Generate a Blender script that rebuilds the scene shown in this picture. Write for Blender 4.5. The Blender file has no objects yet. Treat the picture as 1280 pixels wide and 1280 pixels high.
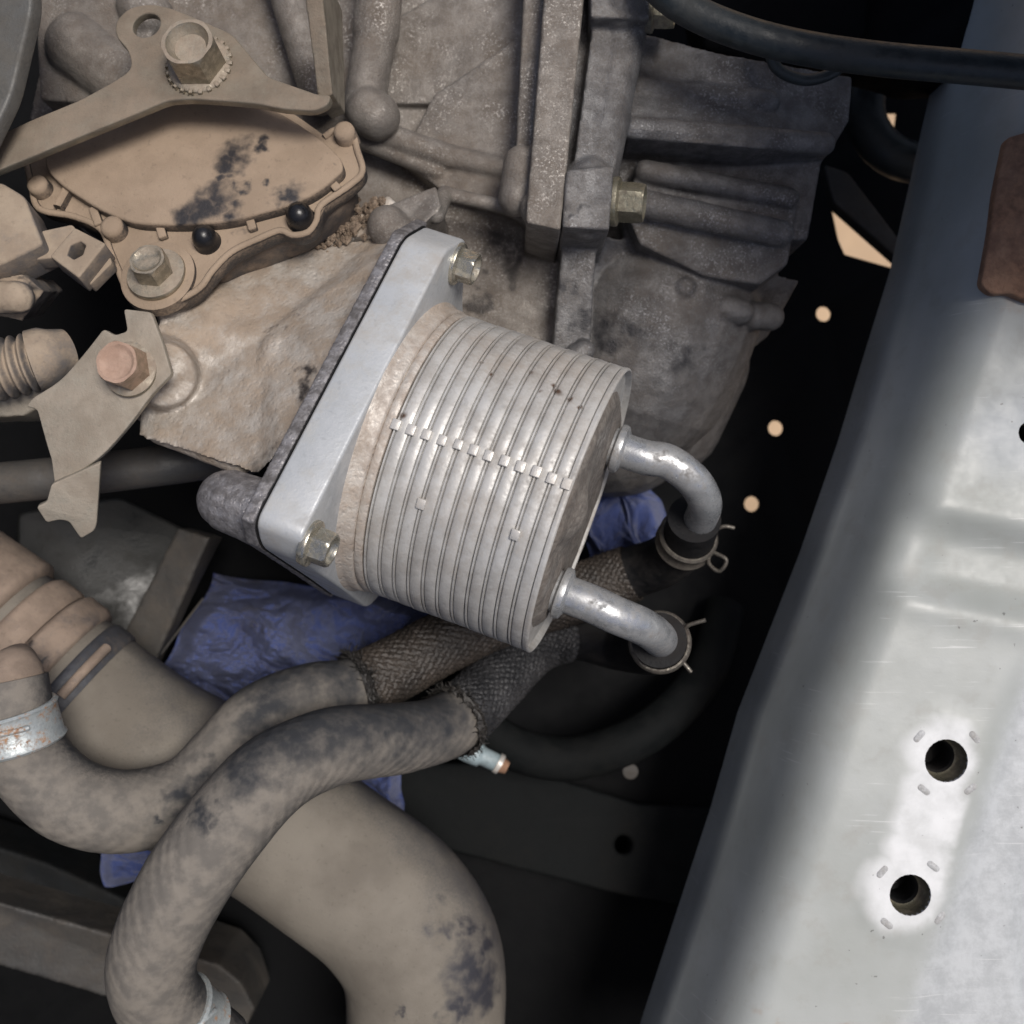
import bpy, bmesh, math, random
import numpy as np
from mathutils import Vector, Matrix, noise
from mathutils.geometry import delaunay_2d_cdt
random.seed(7)
R = math.radians
scene = bpy.context.scene
COL = scene.collection

# ------------------------------------------------------------------ camera, sky, sun, exposure
F, CAM_H = 1372.0, 0.36            # focal length in photo pixels, camera height above the cooler axis
cam_d = bpy.data.cameras.new('camera'); cam = bpy.data.objects.new('camera', cam_d); COL.objects.link(cam)
cam.location = (0, 0, CAM_H)
cam_d.sensor_width = 36; cam_d.sensor_fit = 'HORIZONTAL'; cam_d.lens = 36 * F / 1280
cam_d.clip_start = 0.01; cam_d.clip_end = 50
cam_d.dof.use_dof = True; cam_d.dof.focus_distance = 0.335; cam_d.dof.aperture_fstop = 13
scene.camera = cam
SUN_EL, SUN_AZ = 72, 62            # azimuth clockwise from image-up
world = bpy.data.worlds.new('World'); scene.world = world; world.use_nodes = True
wn = world.node_tree; bg = wn.nodes['Background']
sky = wn.nodes.new('ShaderNodeTexSky'); sky.sky_type = 'NISHITA'; sky.sun_disc = False
sky.sun_elevation = R(SUN_EL); sky.sun_rotation = R(SUN_AZ); sky.air_density = 0.7; sky.dust_density = 4.0; sky.ozone_density = 1.0
wn.links.new(sky.outputs[0], bg.inputs[0]); bg.inputs[1].default_value = 0.052
sd = bpy.data.lights.new('sun', 'SUN'); sd.energy = 1.5; sd.angle = R(20); sd.color = (1, .955, .9)
sun = bpy.data.objects.new('sun', sd); COL.objects.link(sun)
ce = math.cos(R(SUN_EL))
sdir = Vector((ce * math.sin(R(SUN_AZ)), ce * math.cos(R(SUN_AZ)), math.sin(R(SUN_EL))))
sun.rotation_euler = sdir.to_track_quat('Z', 'Y').to_euler()
vs = scene.view_settings; vs.view_transform = 'Standard'; vs.look = 'None'; vs.gamma = 1; vs.exposure = 0.85
vs.use_curve_mapping = False
scene.cycles.max_bounces = 6

# ------------------------------------------------------------------ space helpers (millimetres in, metres out)
def W(px, py, z=0.0):
    z = z / 1000
    k = (CAM_H - z) / F
    return Vector(((px - 640) * k, (640 - py) * k, z))
def V(*p): return Vector(p) / 1000
EYE = Vector((0, 0, CAM_H))
def on(px, py, P, n):
    d = W(px, py) - EYE
    return EYE + d * ((P - EYE).dot(n) / d.dot(n))
def basis(n, up=Vector((0, 1, 0))):
    n = Vector(n).normalized()
    x = up.cross(n)
    if x.length < 1e-3: x = Vector((1, 0, 0)).cross(n)
    x.normalize(); y = n.cross(x)
    return x, y, n
def catmull(pts, step):
    P = [np.array(p, float) for p in pts]
    P = [2 * P[0] - P[1]] + P + [2 * P[-1] - P[-2]]
    out = []
    for i in range(1, len(P) - 2):
        p0, p1, p2, p3 = P[i - 1:i + 3]
        n = max(2, int(np.linalg.norm((p2 - p1)[:3]) / step))
        for j in range(n):
            t = j / n
            out.append(.5 * (2 * p1 + (p2 - p0) * t + (2 * p0 - 5 * p1 + 4 * p2 - p3) * t * t + (3 * p1 - p0 - 3 * p2 + p3) * t ** 3))
    out.append(P[-2])
    return np.array(out)

# ------------------------------------------------------------------ mesh helpers
class MB:
    def __init__(s): s.v, s.f, s.uv = [], [], None
    def add(s, v, f):
        b = len(s.v); s.v += [Vector(p) for p in v]; s.f += [tuple(i + b for i in q) for q in f]; return s
    def loops(s, loops, cap0=True, cap1=True, closed=True):
        n = len(loops[0]); b = len(s.v)
        for l in loops: s.v += [Vector(p) for p in l]
        for i in range(len(loops) - 1):
            for j in range(n if closed else n - 1):
                k = (j + 1) % n
                s.f.append((b + i * n + j, b + i * n + k, b + (i + 1) * n + k, b + (i + 1) * n + j))
        if cap0: s.f.append(tuple(b + j for j in reversed(range(n))))
        if cap1: s.f.append(tuple(b + (len(loops) - 1) * n + j for j in range(n)))
        return s
    def mesh(s, name, angle=40, smooth=True):
        me = bpy.data.meshes.new(name); me.from_pydata([tuple(p) for p in s.v], [], s.f)
        me.update()
        if smooth:
            me.polygons.foreach_set('use_smooth', [True] * len(me.polygons))
            if angle < 180: me.set_sharp_from_angle(angle=R(angle))
        return me

def fix(me):
    bm = bmesh.new(); bm.from_mesh(me); bmesh.ops.recalc_face_normals(bm, faces=bm.faces); bm.to_mesh(me); bm.free(); return me

def thing(name, loc, label, cat, group=None):
    o = bpy.data.objects.new(name, None); COL.objects.link(o); o.location = loc; o.empty_display_size = .01
    o['label'] = label; o['category'] = cat
    if group: o['group'] = group
    return o
def obj(name, me, mat, parent=None, label=None, kind=None):
    o = bpy.data.objects.new(name, me.mesh(name) if isinstance(me, MB) else me); COL.objects.link(o)
    if mat is not None:
        o.data.materials.clear(); o.data.materials.append(mat)
    if parent is not None:
        o.parent = parent
        if parent.parent is None: o.matrix_parent_inverse = Matrix.Translation(-parent.location)
    if label: o['label'] = label
    if kind: o['kind'] = kind
    return o
def single(name, me, mat, label, cat, group=None, kind=None):
    o = obj(name, me, mat); o['label'] = label; o['category'] = cat
    if group: o['group'] = group
    if kind: o['kind'] = kind
    return o

def lathe(prof, P, a, n=96, cap0=True, cap1=True, wob=0, e=None):
    x, y, _ = e or basis(a)
    L = []
    for s, r in prof:
        L.append([P + a * s + (x * math.cos(t) + y * math.sin(t)) * (r * (1 + wob * (math.sin(3 * t + s * 900) + .6 * math.sin(7 * t + s * 2300) + .35 * math.sin(17 * t + s * 5100)))) for t in [2 * math.pi * j / n for j in range(n)]])
    return MB().loops(L, cap0, cap1)

def round_poly(pts, r, seg=5):
    out = []; n = len(pts)
    for i in range(n):
        p = np.array(pts[i][:2], float); ri = pts[i][2] if len(pts[i]) > 2 else r
        a = np.array(pts[i - 1][:2], float) - p; b = np.array(pts[(i + 1) % n][:2], float) - p
        la, lb = np.linalg.norm(a), np.linalg.norm(b)
        if ri <= 0 or la < 1e-9 or lb < 1e-9: out.append(tuple(p)); continue
        d = min(ri, la * .45, lb * .45)
        p0, p1 = p + a / la * d, p + b / lb * d
        for k in range(seg + 1):
            t = k / seg
            out.append(tuple((1 - t) ** 2 * p0 + 2 * t * (1 - t) * p + t * t * p1))
    return out

def curve_plate(loops2d, M, thick, bevel):
    """2-D loops (first outer, rest holes) -> bevelled slab whose top lies at local z = 0"""
    cu = bpy.data.curves.new('tmp', 'CURVE'); cu.dimensions = '2D'; cu.fill_mode = 'BOTH'
    cu.extrude = max(thick / 2 - bevel, 1e-5); cu.bevel_depth = bevel; cu.bevel_resolution = 2; cu.offset = -bevel
    for l in loops2d:
        sp = cu.splines.new('POLY'); sp.points.add(len(l) - 1)
        for p, q in zip(sp.points, l): p.co = (q[0], q[1], 0, 1)
        sp.use_cyclic_u = True
    o = bpy.data.objects.new('tmp', cu); COL.objects.link(o)
    dg = bpy.context.evaluated_depsgraph_get()
    me = bpy.data.meshes.new_from_object(o.evaluated_get(dg))
    bpy.data.objects.remove(o); bpy.data.curves.remove(cu)
    me.transform(M @ Matrix.Translation((0, 0, -thick / 2)))
    bm = bmesh.new(); bm.from_mesh(me); bmesh.ops.remove_doubles(bm, verts=bm.verts, dist=1e-6); bm.to_mesh(me); bm.free()
    me.polygons.foreach_set('use_smooth', [True] * len(me.polygons)); me.set_sharp_from_angle(angle=R(38))
    return me
def plane_m(P, n, up=Vector((0, 1, 0))):
    x, y, n = basis(n, up)
    return Matrix(((x[0], y[0], n[0], P[0]), (x[1], y[1], n[1], P[1]), (x[2], y[2], n[2], P[2]), (0, 0, 0, 1)))
def plate_px(outline, P, n, thick, bevel, r_mm=1.0, holes=(), smooth_px=False):
    """outline in photo pixels laid on the plane (P, n); thickness goes away from n"""
    M = plane_m(P, n); Mi = M.inverted()
    def loc(q): p = Mi @ on(q[0], q[1], P, Vector(n).normalized()); return (p.x, p.y) + ((q[2] / 1000,) if len(q) > 2 else ())
    L = [round_poly([loc(q) for q in outline], r_mm / 1000)]
    for h in holes:
        if len(h) == 3:
            c = loc(h[:2]); L.append([(c[0] + h[2] / 1000 * math.cos(t), c[1] + h[2] / 1000 * math.sin(t)) for t in np.linspace(0, 2 * math.pi, 33)[:-1]])
        else: L.append(round_poly([loc(q) for q in h], .0005))
    return curve_plate(L, M, thick / 1000, bevel / 1000)

def tube(path, n=32, step=2.0, disp=None, caps=True, uv=True):
    """path rows: px, py, z(mm), r(mm) ; parallel-transport sweep with UV (u round, v metres along)"""
    P = []
    for q in path:
        w = W(*q[:3]); P.append((w.x * 1000, w.y * 1000, w.z * 1000, q[3]))
    return tube3(P, n, step, disp, caps, uv)
def tube3(P, n=32, step=2.0, disp=None, caps=True, uv=True):
    C = catmull(P, step); pts = C[:, :3] / 1000; rad = C[:, 3] / 1000
    T = np.gradient(pts, axis=0); T /= np.linalg.norm(T, axis=1)[:, None]
    up = np.array([0, 0, 1.]) if abs(T[0][2]) < .9 else np.array([1., 0, 0])
    x = np.cross(up, T[0]); x /= np.linalg.norm(x)
    loops = []; vlen = 0; vs_ = []
    for i in range(len(pts)):
        x = x - T[i] * x.dot(T[i]); x /= np.linalg.norm(x); y = np.cross(T[i], x)
        if i: vlen += np.linalg.norm(pts[i] - pts[i - 1])
        vs_.append(vlen)
        row = []
        for j in range(n):
            t = 2 * math.pi * j / n
            r = rad[i] + (disp(j / n, vlen, i / (len(pts) - 1)) if disp else 0)
            row.append(pts[i] + (x * math.cos(t) + y * math.sin(t)) * r)
        loops.append(row)
    m = MB().loops(loops, caps, caps); me = m.mesh('tube', 60)
    if uv:
        ul = me.uv_layers.new(name='UVMap'); N = len(pts)
        for p in me.polygons:
            js = [vi % n for vi in p.vertices]; wrap = (max(js) - min(js)) > n // 2
            for li, vi in zip(p.loop_indices, p.vertices):
                j = vi % n
                ul.data[li].uv = ((j + n if wrap and j < n // 2 else j) / n, vs_[vi // n])
    return me

def hexbolt(parent, P, a, rc, h, wr, wh, mat, dish=.25, name='bolt', rot=0.0, mat_w=None):
    """hexagon head with chamfer and dished top, and its washer flange as a sub-part"""
    x, y, a = basis(a); n = 48
    def hexr(t, R_): u = (t + math.pi / 6) % (math.pi / 3) - math.pi / 6; return R_ * math.cos(math.pi / 6) / math.cos(u)
    L = []
    for s, k, lim in ((-.3, 1, 9), (0, 1, 9), (.78, 1, .99), (.93, 1, .95), (1, 1, .9), (1, 1, .76), (1 - dish * .6, 1, .66), (1 - dish, 1, .55), (1 - dish, 1, .2)):
        L.append([P + a * (s * h + wh) / 1000 + (x * math.cos(t + rot) + y * math.sin(t + rot)) * min(hexr(t, rc), lim * rc) / 1000 for t in [2 * math.pi * j / n for j in range(n)]])
    b = obj(name, MB().loops(L).mesh(name, 30), mat, parent)
    prof = [(-.001, wr / 1000 * .96), (wh * .5 / 1000, wr / 1000), (wh * .9 / 1000, wr / 1000 * .97), (wh * 1.3 / 1000, rc * .95 / 1000)]
    obj('washer', lathe(prof, P, a, 48, e=(x, y, a)), mat_w or mat, b)
    return b

def prism(poly, zb, shift=(0, 0), scale=1.0):
    top = [W(*q) for q in poly]; c = sum(top, Vector()) / len(top)
    bot = [Vector((c.x + (p.x - c.x) * scale + shift[0] / 1000, c.y + (p.y - c.y) * scale + shift[1] / 1000, zb / 1000)) for p in top]
    n = len(top); v = top + bot + [c, Vector((sum(b.x for b in bot) / n, sum(b.y for b in bot) / n, zb / 1000))]
    f = []
    for i in range(n):
        j = (i + 1) % n
        f += [(i, j, 2 * n), (n + j, n + i, 2 * n + 1), (j, i, n + i, n + j)]
    return v, f
def caps(p0, p1, r0, r1=None, n=20):
    r1 = r1 or r0; a = (p1 - p0); l = a.length; a = a / l if l > 1e-9 else Vector((0, 0, 1)); x, y, a = basis(a)
    prof = [(-r0 * math.cos(t), r0 * math.sin(t)) for t in np.linspace(.08, math.pi / 2, 7)] + [(l + r1 * math.sin(t), r1 * math.cos(t)) for t in np.linspace(0, math.pi / 2 - .08, 7)]
    m = lathe(prof, p0, a, n); return m.v, m.f
def cyl(p0, p1, r0, r1=None, n=28):
    a = (p1 - p0); l = a.length; a.normalize(); m = lathe([(0, r0), (l, r1 or r0)], p0, a, n); return m.v, m.f
def capsp(px0, px1, r): return caps(W(*px0), W(*px1), r / 1000)
def remesh(prims, voxel, smooth, name, lump=0.0, lumpscale=60):
    m = MB()
    for v, f in prims: m.add(v, f)
    me = bpy.data.meshes.new('tmp'); me.from_pydata([tuple(p) for p in m.v], [], m.f); fix(me)
    o = bpy.data.objects.new('tmp', me); COL.objects.link(o)
    r = o.modifiers.new('r', 'REMESH'); r.mode = 'VOXEL'; r.voxel_size = voxel / 1000
    s = o.modifiers.new('s', 'SMOOTH'); s.factor = .5; s.iterations = smooth
    out = bpy.data.meshes.new_from_object(o.evaluated_get(bpy.context.evaluated_depsgraph_get()))
    bpy.data.objects.remove(o)
    if lump:
        n = len(out.vertices); co = np.empty(n * 3); no = np.empty(n * 3)
        out.vertices.foreach_get('co', co); out.vertices.foreach_get('normal', no)
        co = co.reshape(-1, 3); no = no.reshape(-1, 3)
        d = np.array([noise.fractal(Vector(c) * lumpscale, 1, 2, 4) for c in co])
        co += no * (d * lump / 1000)[:, None]
        out.vertices.foreach_set('co', co.ravel())
    out.polygons.foreach_set('use_smooth', [True] * len(out.polygons)); out.update()
    return out

def box_me(c, dx, dy, dz, sx, sy, sz, bev=.0006):
    """box at c with axis directions, bevelled"""
    bm = bmesh.new(); bmesh.ops.create_cube(bm, size=1)
    M = Matrix(((dx.x * sx, dy.x * sy, dz.x * sz, c.x), (dx.y * sx, dy.y * sy, dz.y * sz, c.y), (dx.z * sx, dy.z * sy, dz.z * sz, c.z), (0, 0, 0, 1)))
    bm.transform(M)
    if bev: bmesh.ops.bevel(bm, geom=bm.edges[:], offset=bev, segments=2, affect='EDGES', profile=.5)
    me = bpy.data.meshes.new('box'); bm.to_mesh(me); bm.free()
    me.polygons.foreach_set('use_smooth', [True] * len(me.polygons)); me.set_sharp_from_angle(angle=R(50))
    return me

# ------------------------------------------------------------------ materials
def lin(c): return tuple(((x / 255 + .055) / 1.055) ** 2.4 if x > 10 else x / 255 / 12.92 for x in c) + (1,)
class NT:
    def __init__(s, name):
        s.m = bpy.data.materials.new(name); s.m.use_nodes = True; s.t = s.m.node_tree; s.b = s.t.nodes['Principled BSDF']
    def n(s, typ, ins=None, **kw):
        nd = s.t.nodes.new(typ)
        for k, v in kw.items(): setattr(nd, k, v)
        for k, v in (ins or {}).items(): s.set(nd.inputs[k], v)
        return nd
    def set(s, sock, v):
        if isinstance(v, bpy.types.NodeSocket): s.t.links.new(v, sock)
        elif isinstance(v, bpy.types.Node): s.t.links.new(v.outputs[0], sock)
        else: sock.default_value = v
    def coord(s): return s.n('ShaderNodeTexCoord').outputs['Object']
    def uv(s): return s.n('ShaderNodeTexCoord').outputs['UV']
    def noise(s, vec, scale, detail=4, rough=.55, dist=0):
        return s.n('ShaderNodeTexNoise', {'Vector': vec, 'Scale': scale, 'Detail': detail, 'Roughness': rough, 'Distortion': dist}).outputs[0]
    def math(s, op, a, b=0.0, clamp=False):
        nd = s.n('ShaderNodeMath', operation=op, use_clamp=clamp); s.set(nd.inputs[0], a); s.set(nd.inputs[1], b); return nd.outputs[0]
    def ramp(s, x, lo, hi, a=0.0, b=1.0):
        nd = s.n('ShaderNodeMapRange', {0: x, 1: lo, 2: hi, 3: a, 4: b}); nd.clamp = True; nd.interpolation_type = 'SMOOTHSTEP'; return nd.outputs[0]
    def mix(s, f, a, b):
        nd = s.n('ShaderNodeMix', data_type='RGBA'); s.set(nd.inputs[0], f); s.set(nd.inputs[6], a); s.set(nd.inputs[7], b); return nd.outputs[2]
    def mixf(s, f, a, b):
        nd = s.n('ShaderNodeMix', data_type='FLOAT'); s.set(nd.inputs[0], f); s.set(nd.inputs[2], a); s.set(nd.inputs[3], b); return nd.outputs[0]
    def bump(s, h, strength, dist=.001, normal=None):
        nd = s.n('ShaderNodeBump', {'Height': h, 'Strength': strength, 'Distance': dist})
        if normal is not None: s.set(nd.inputs['Normal'], normal)
        return nd.outputs[0]
    def spots(s, vec, spots, warp=.006, scale=140, lo=.25, hi=1.3):
        """worn, stained or painted-shade patches of their own shape: max over blobs (centre, radius) with a ragged edge"""
        nz = s.n('ShaderNodeTexNoise', {'Vector': vec, 'Scale': scale, 'Detail': 3.5, 'Roughness': .55})
        off = s.n('ShaderNodeVectorMath', operation='SUBTRACT'); s.set(off.inputs[0], nz.outputs[1]); off.inputs[1].default_value = (.5, .5, .5)
        sc = s.n('ShaderNodeVectorMath', operation='SCALE'); s.set(sc.inputs[0], off.outputs[0]); sc.inputs['Scale'].default_value = warp * 4
        ad = s.n('ShaderNodeVectorMath', operation='ADD'); s.set(ad.inputs[0], vec); s.set(ad.inputs[1], sc.outputs[0])
        res = None
        for c, r in spots:
            d = s.n('ShaderNodeVectorMath', operation='DISTANCE'); s.set(d.inputs[0], ad.outputs[0]); d.inputs[1].default_value = tuple(c)
            k = s.ramp(d.outputs['Value'], r * lo, r * hi, 1, 0)
            res = k if res is None else s.math('MAXIMUM', res, k)
        return res
    def out(s, col, rough, metal=0.0, normal=None, spec=.5):
        s.set(s.b.inputs['Base Color'], col); s.set(s.b.inputs['Roughness'], rough); s.set(s.b.inputs['Metallic'], metal)
        s.b.inputs['Specular IOR Level'].default_value = spec
        if normal is not None: s.set(s.b.inputs['Normal'], normal)
        return s.m

def dusty(name, base, base2, dust, dust2, amt=.5, soft=.18, rough=.45, metal=.6, bump=.35, grain=1100, patch=28, up=.0, spots=None, spot_col=None, pits=0.0, fine=.25, spec=.5, spotwarp=.006, desat=.17, glint=0.0, speck=.14):
    """cast metal, steel or plastic under a layer of road dust"""
    t = NT(name); c = t.coord()
    g_ = lambda q: [sum(q) / 3 * desat + x * (1 - desat) for x in q]
    dust, dust2 = g_(dust), g_(dust2)
    n1 = t.noise(c, patch, 6, .62); n2 = t.noise(c, patch * 6, 5, .6); n3 = t.noise(c, grain, 3, .6)
    m = t.math('ADD', t.math('MULTIPLY', n1, .55), t.math('ADD', t.math('MULTIPLY', n2, .45 - fine * .5), t.math('MULTIPLY', n3, fine * .5)))
    if up:
        g = t.n('ShaderNodeNewGeometry'); sx = t.n('ShaderNodeSeparateXYZ', {0: g.outputs['Normal']})
        m = t.math('ADD', m, t.math('MULTIPLY', t.math('SUBTRACT', sx.outputs[2], .7), up))
    th = 1 - amt; th = .5 + (th - .5) * .42
    mask = t.ramp(m, th - soft * .5, th + soft * .5)
    bcol = t.mix(t.ramp(n2, .35, .65), lin(base), lin(base2))
    dcol = t.mix(t.ramp(t.noise(c, patch * 2.3, 5, .6), .35, .65), lin(dust), lin(dust2))
    col = t.mix(mask, bcol, dcol)
    spk = t.ramp(t.noise(c, grain * .45, 2, .5), .62, .72)
    col = t.mix(t.math('MULTIPLY', spk, speck), col, lin([x * .45 for x in base]))
    rgh = t.mixf(mask, rough, .92); mtl = t.mixf(mask, metal, 0.0)
    if glint:   # bare grains and rubbed spots of metal showing through the dirt
        gl = t.math('MULTIPLY', t.ramp(t.noise(c, grain * .7, 3, .7), .52, .66), t.math('MULTIPLY', t.ramp(t.noise(c, patch * 1.7, 4, .6), .42, .62), glint))
        col = t.mix(gl, col, lin([min(255, x * 1.25) for x in base])); rgh = t.mixf(gl, rgh, .34); mtl = t.mixf(gl, mtl, .7)
    rgh = t.math('ADD', rgh, t.ramp(n2, .3, .7, -.06, .06))
    if spots:
        k = t.spots(c, spots, spotwarp); col = t.mix(k, col, lin(spot_col or (30, 30, 36))); rgh = t.mixf(k, rgh, .5); mtl = t.mixf(k, mtl, 0.0)
    h = t.math('ADD', t.math('MULTIPLY', n3, .5), t.math('ADD', n2, t.math('MULTIPLY', t.noise(c, grain * 2.2, 2, .5), .25)))
    if pits:
        v = t.n('ShaderNodeTexVoronoi', {'Vector': c, 'Scale': grain * .6, 'Randomness': 1}); h = t.math('ADD', h, t.math('MULTIPLY', t.ramp(v.outputs[0], .05, .45), pits))
    return t.out(col, rgh, mtl, t.bump(h, bump, .0011), spec)

def S(px, py, z, r): return (W(px, py, z), r / 1000)
CN = Vector((-.10, .30, .95)).normalized(); CPt = W(250, 220, 2)
def SC(px, py, r): return (on(px, py, CPt + CN * .002, CN), r / 1000)

AX = Vector((.9284, -.3318, .16)).normalized()
E1 = Vector((-.336, -.942, 0)); E1 = (E1 - AX * E1.dot(AX)).normalized()
E2 = E1.cross(AX); E2 = E2 if E2.z > 0 else -E2
C1 = W(722, 638, 2); RC = 48.5
def CSP(s, deg): return C1 + AX * (s / 1000) + (E2 * math.cos(R(deg)) + E1 * math.sin(R(deg))) * (RC / 1000)
M = {}
M['case'] = dusty('cast_aluminium', (142, 138, 133), (118, 114, 110), (112, 98, 84), (92, 79, 67), .4, .55, .4, .45, .5, 1500, 30, .15, fine=.75, glint=.8,
                  spots=[S(620, 300, -44, 7), S(640, 335, -44, 6), S(600, 380, -46, 5), S(655, 310, -44, 5), S(590, 345, -44, 4)], spot_col=(50, 44, 40))
M['case_dark'] = dusty('oily_shaded_cast_aluminium', (120, 120, 121), (92, 92, 94), (98, 87, 76), (76, 66, 57), .36, .5, .4, .45, .5, 1500, 28, .1, fine=.75, glint=.75,
                       spots=[S(762, 415, -46, 8), S(720, 400, -30, 6), S(712, 360, -26, 4), S(795, 408, -44, 6), S(720, 268, 4, 3.5), S(850, 450, -50, 8)], spot_col=(44, 43, 46))  # spots: oil stains, plus the shade of a recess painted as colour
M['shelf'] = dusty('dusty_cast_aluminium', (186, 180, 172), (146, 139, 131), (166, 147, 127), (148, 130, 111), .52, .3, .46, .3, .45, 800, 26, pits=.3,
                   spots=[S(330, 590, 36, 9), S(385, 480, 26, 5), S(345, 400, 10, 4)], spot_col=(56, 52, 50))
M['mount'] = dusty('dark_cast_mount', (150, 148, 150), (108, 106, 108), (84, 80, 78), (70, 66, 64), .36, .35, .42, .5, .35, 1200, 60, pits=.4)
M['flange'] = dusty('bare_aluminium', (194, 197, 199), (178, 182, 185), (164, 160, 155), (174, 173, 170), .4, .2, .42, .3, .16, 900, 24)
M['cooler'] = dusty('brazed_aluminium', (198, 197, 194), (176, 175, 172), (166, 156, 145), (142, 135, 128),    .4, .3, .44, .25, .1, 900, 26, fine=.5, pits=.35,
                    spots=[(CSP(-13.5, -38), .0016), (CSP(-15, -41), .0011), (CSP(-24, -44), .0010), (CSP(-18, -36), .0007), (CSP(-9, -37), .0012), (CSP(-4.5, -35), .0010), (CSP(-33, -36), .0008), (CSP(-38, -40), .0008), (CSP(-52, -10), .0014)], spot_col=(84, 66, 54), spotwarp=.0012)
M['neck'] = dusty('dusty_brazed_aluminium', (200, 194, 186), (178, 170, 162), (172, 155, 139), (150, 134, 119), .45, .3, .5, .3, .35, 900, 40, fine=.5, pits=.4)
M['endface'] = dusty('darker_aluminium_face', (146, 140, 133), (116, 111, 106), (112, 100, 90), (84, 76, 70), .45, .35, .5, .2, .35, 900, 60, fine=.5, pits=.4)  # darker grey-brown tone for the end face
M['tab'] = dusty('clean_aluminium', (206, 203, 198), (196, 193, 188), (176, 166, 155), (176, 166, 155), .35, .2, .4, .4, .15)
M['pipe'] = dusty('oxidised_aluminium_pipe', (196, 198, 200), (172, 175, 178), (128, 122, 116), (100, 97, 94), .36, .25, .27, .7, .08, 900, 70, fine=.35, pits=.15)
COVER_SPOTS = [SC(294, 188, 6), SC(284, 204, 5), SC(276, 225, 3.5), SC(268, 245, 6.5), SC(250, 260, 6.5), SC(232, 270, 5.5), SC(326, 180, 3), SC(360, 243, 5.5), SC(346, 247, 4), SC(412, 205, 2.4), SC(285, 265, 4.5), SC(335, 222, 2.2), SC(300, 235, 3)]
M['cover'] = dusty('dusty_black_plastic', (58, 56, 56), (46, 44, 46), (160, 138, 115), (148, 127, 105), .93, .25, .5, 0, .3, 1200, 30, .55, fine=.5, spots=COVER_SPOTS, spot_col=(46, 44, 46), spotwarp=.004)
M['cover_side'] = dusty('half_dusty_black_plastic', (54, 54, 58), (40, 40, 44), (150, 130, 110), (132, 114, 97), .72, .3, .45, 0, .25, 1200, 30, .35)
M['steel'] = dusty('dusty_steel_plate', (146, 140, 126), (122, 116, 104), (138, 122, 104), (118, 104, 88), .5, .35, .36, .6, .3, 1200, 24, up=.32)
M['bracket'] = dusty('dusty_zinc_bracket', (172, 166, 152), (148, 142, 130), (162, 150, 134), (142, 130, 114), .48, .35, .36, .55, .3, 1200, 30, up=.32)
M['bolt_dusty'] = dusty('dusty_bolt', (172, 164, 148), (140, 134, 120), (160, 144, 126), (140, 124, 108), .42, .3, .32, .75, .25, 1200, 80, up=.32)
M['bolt_red'] = dusty('dusty_reddish_bolt', (186, 160, 140), (160, 140, 120), (178, 146, 126), (160, 128, 108), .62, .3, .35, .5, .25, 1200, 80, up=.32)
M['bolt'] = dusty('zinc_bolt', (196, 192, 180), (168, 164, 150), (150, 138, 122), (128, 116, 102), .3, .2, .26, .85, .15, 1200, 90)
M['bolt_green'] = dusty('passivated_bolt', (150, 146, 128), (120, 116, 100), (124, 112, 96), (100, 90, 78), .4, .25, .32, .75, .2, 1200, 90)
M['black_gloss'] = dusty('black_rubber_plug', (22, 22, 24), (28, 28, 30), (120, 102, 86), (100, 84, 70), .12, .1, .28, 0, .1)
M['connector'] = dusty('dusty_grey_plastic', (96, 94, 94), (80, 78, 78), (164, 146, 124), (146, 128, 108), .72, .3, .5, 0, .25, 1200, 40, up=.32)
M['rubber'] = dusty('black_rubber', (36, 42, 44), (46, 52, 54), (60, 60, 58), (48, 48, 46), .25, .3, .42, 0, .2, 1000, 40)
M['rubber_dark'] = dusty('dull_dark_rubber', (22, 23, 25), (28, 28, 30), (44, 41, 39), (36, 33, 32), .35, .3, .6, 0, .3, 1000, 40, spec=.2)
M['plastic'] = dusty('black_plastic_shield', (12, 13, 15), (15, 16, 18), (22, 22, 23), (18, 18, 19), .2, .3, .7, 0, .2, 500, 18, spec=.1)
M['darkmetal'] = dusty('dark_painted_metal', (26, 28, 30), (20, 22, 24), (40, 39, 37), (32, 31, 29), .3, .35, .6, 0, .3, 700, 18, spec=.12)
M['olive'] = dusty('dark_painted_beam', (66, 66, 66), (50, 50, 52), (96, 88, 78), (80, 74, 66), .45, .35, .5, .1, .3, 700, 16)
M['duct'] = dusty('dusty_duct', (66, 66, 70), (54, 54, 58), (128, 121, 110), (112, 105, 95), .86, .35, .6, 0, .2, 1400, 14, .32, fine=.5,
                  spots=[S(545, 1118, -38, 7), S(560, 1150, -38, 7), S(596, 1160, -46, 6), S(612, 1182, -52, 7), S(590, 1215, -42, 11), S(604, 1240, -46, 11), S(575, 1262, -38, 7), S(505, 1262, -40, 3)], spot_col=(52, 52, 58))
M['duct_collar'] = dusty('dusty_duct_collar', (70, 70, 74), (60, 60, 64), (152, 132, 115), (132, 114, 99), .82, .3, .6, 0, .25, 1200, 40, spots=[S(35, 815, -30, 4), S(48, 828, -30, 3)], spot_col=(48, 44, 44))
M['band'] = dusty('grey_rubber_band', (66, 68, 74), (52, 54, 60), (112, 102, 92), (96, 88, 80), .3, .3, .6, 0, .25, 900, 40)
M['clampband'] = dusty('zinc_clamp_band', (186, 192, 192), (164, 172, 174), (170, 122, 80), (150, 104, 66), .38, .12, .5, .45, .15, 1000, 120)
M['springsteel'] = dusty('spring_steel_clamp', (112, 108, 100), (84, 80, 76), (80, 70, 62), (64, 56, 50), .4, .3, .38, .6, .25, 1000, 80)
M['rust'] = dusty('rusty_steel', (150, 114, 90), (112, 84, 66), (168, 128, 100), (128, 94, 74), .5, .3, .8, .1, .6, 700, 60)
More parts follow.
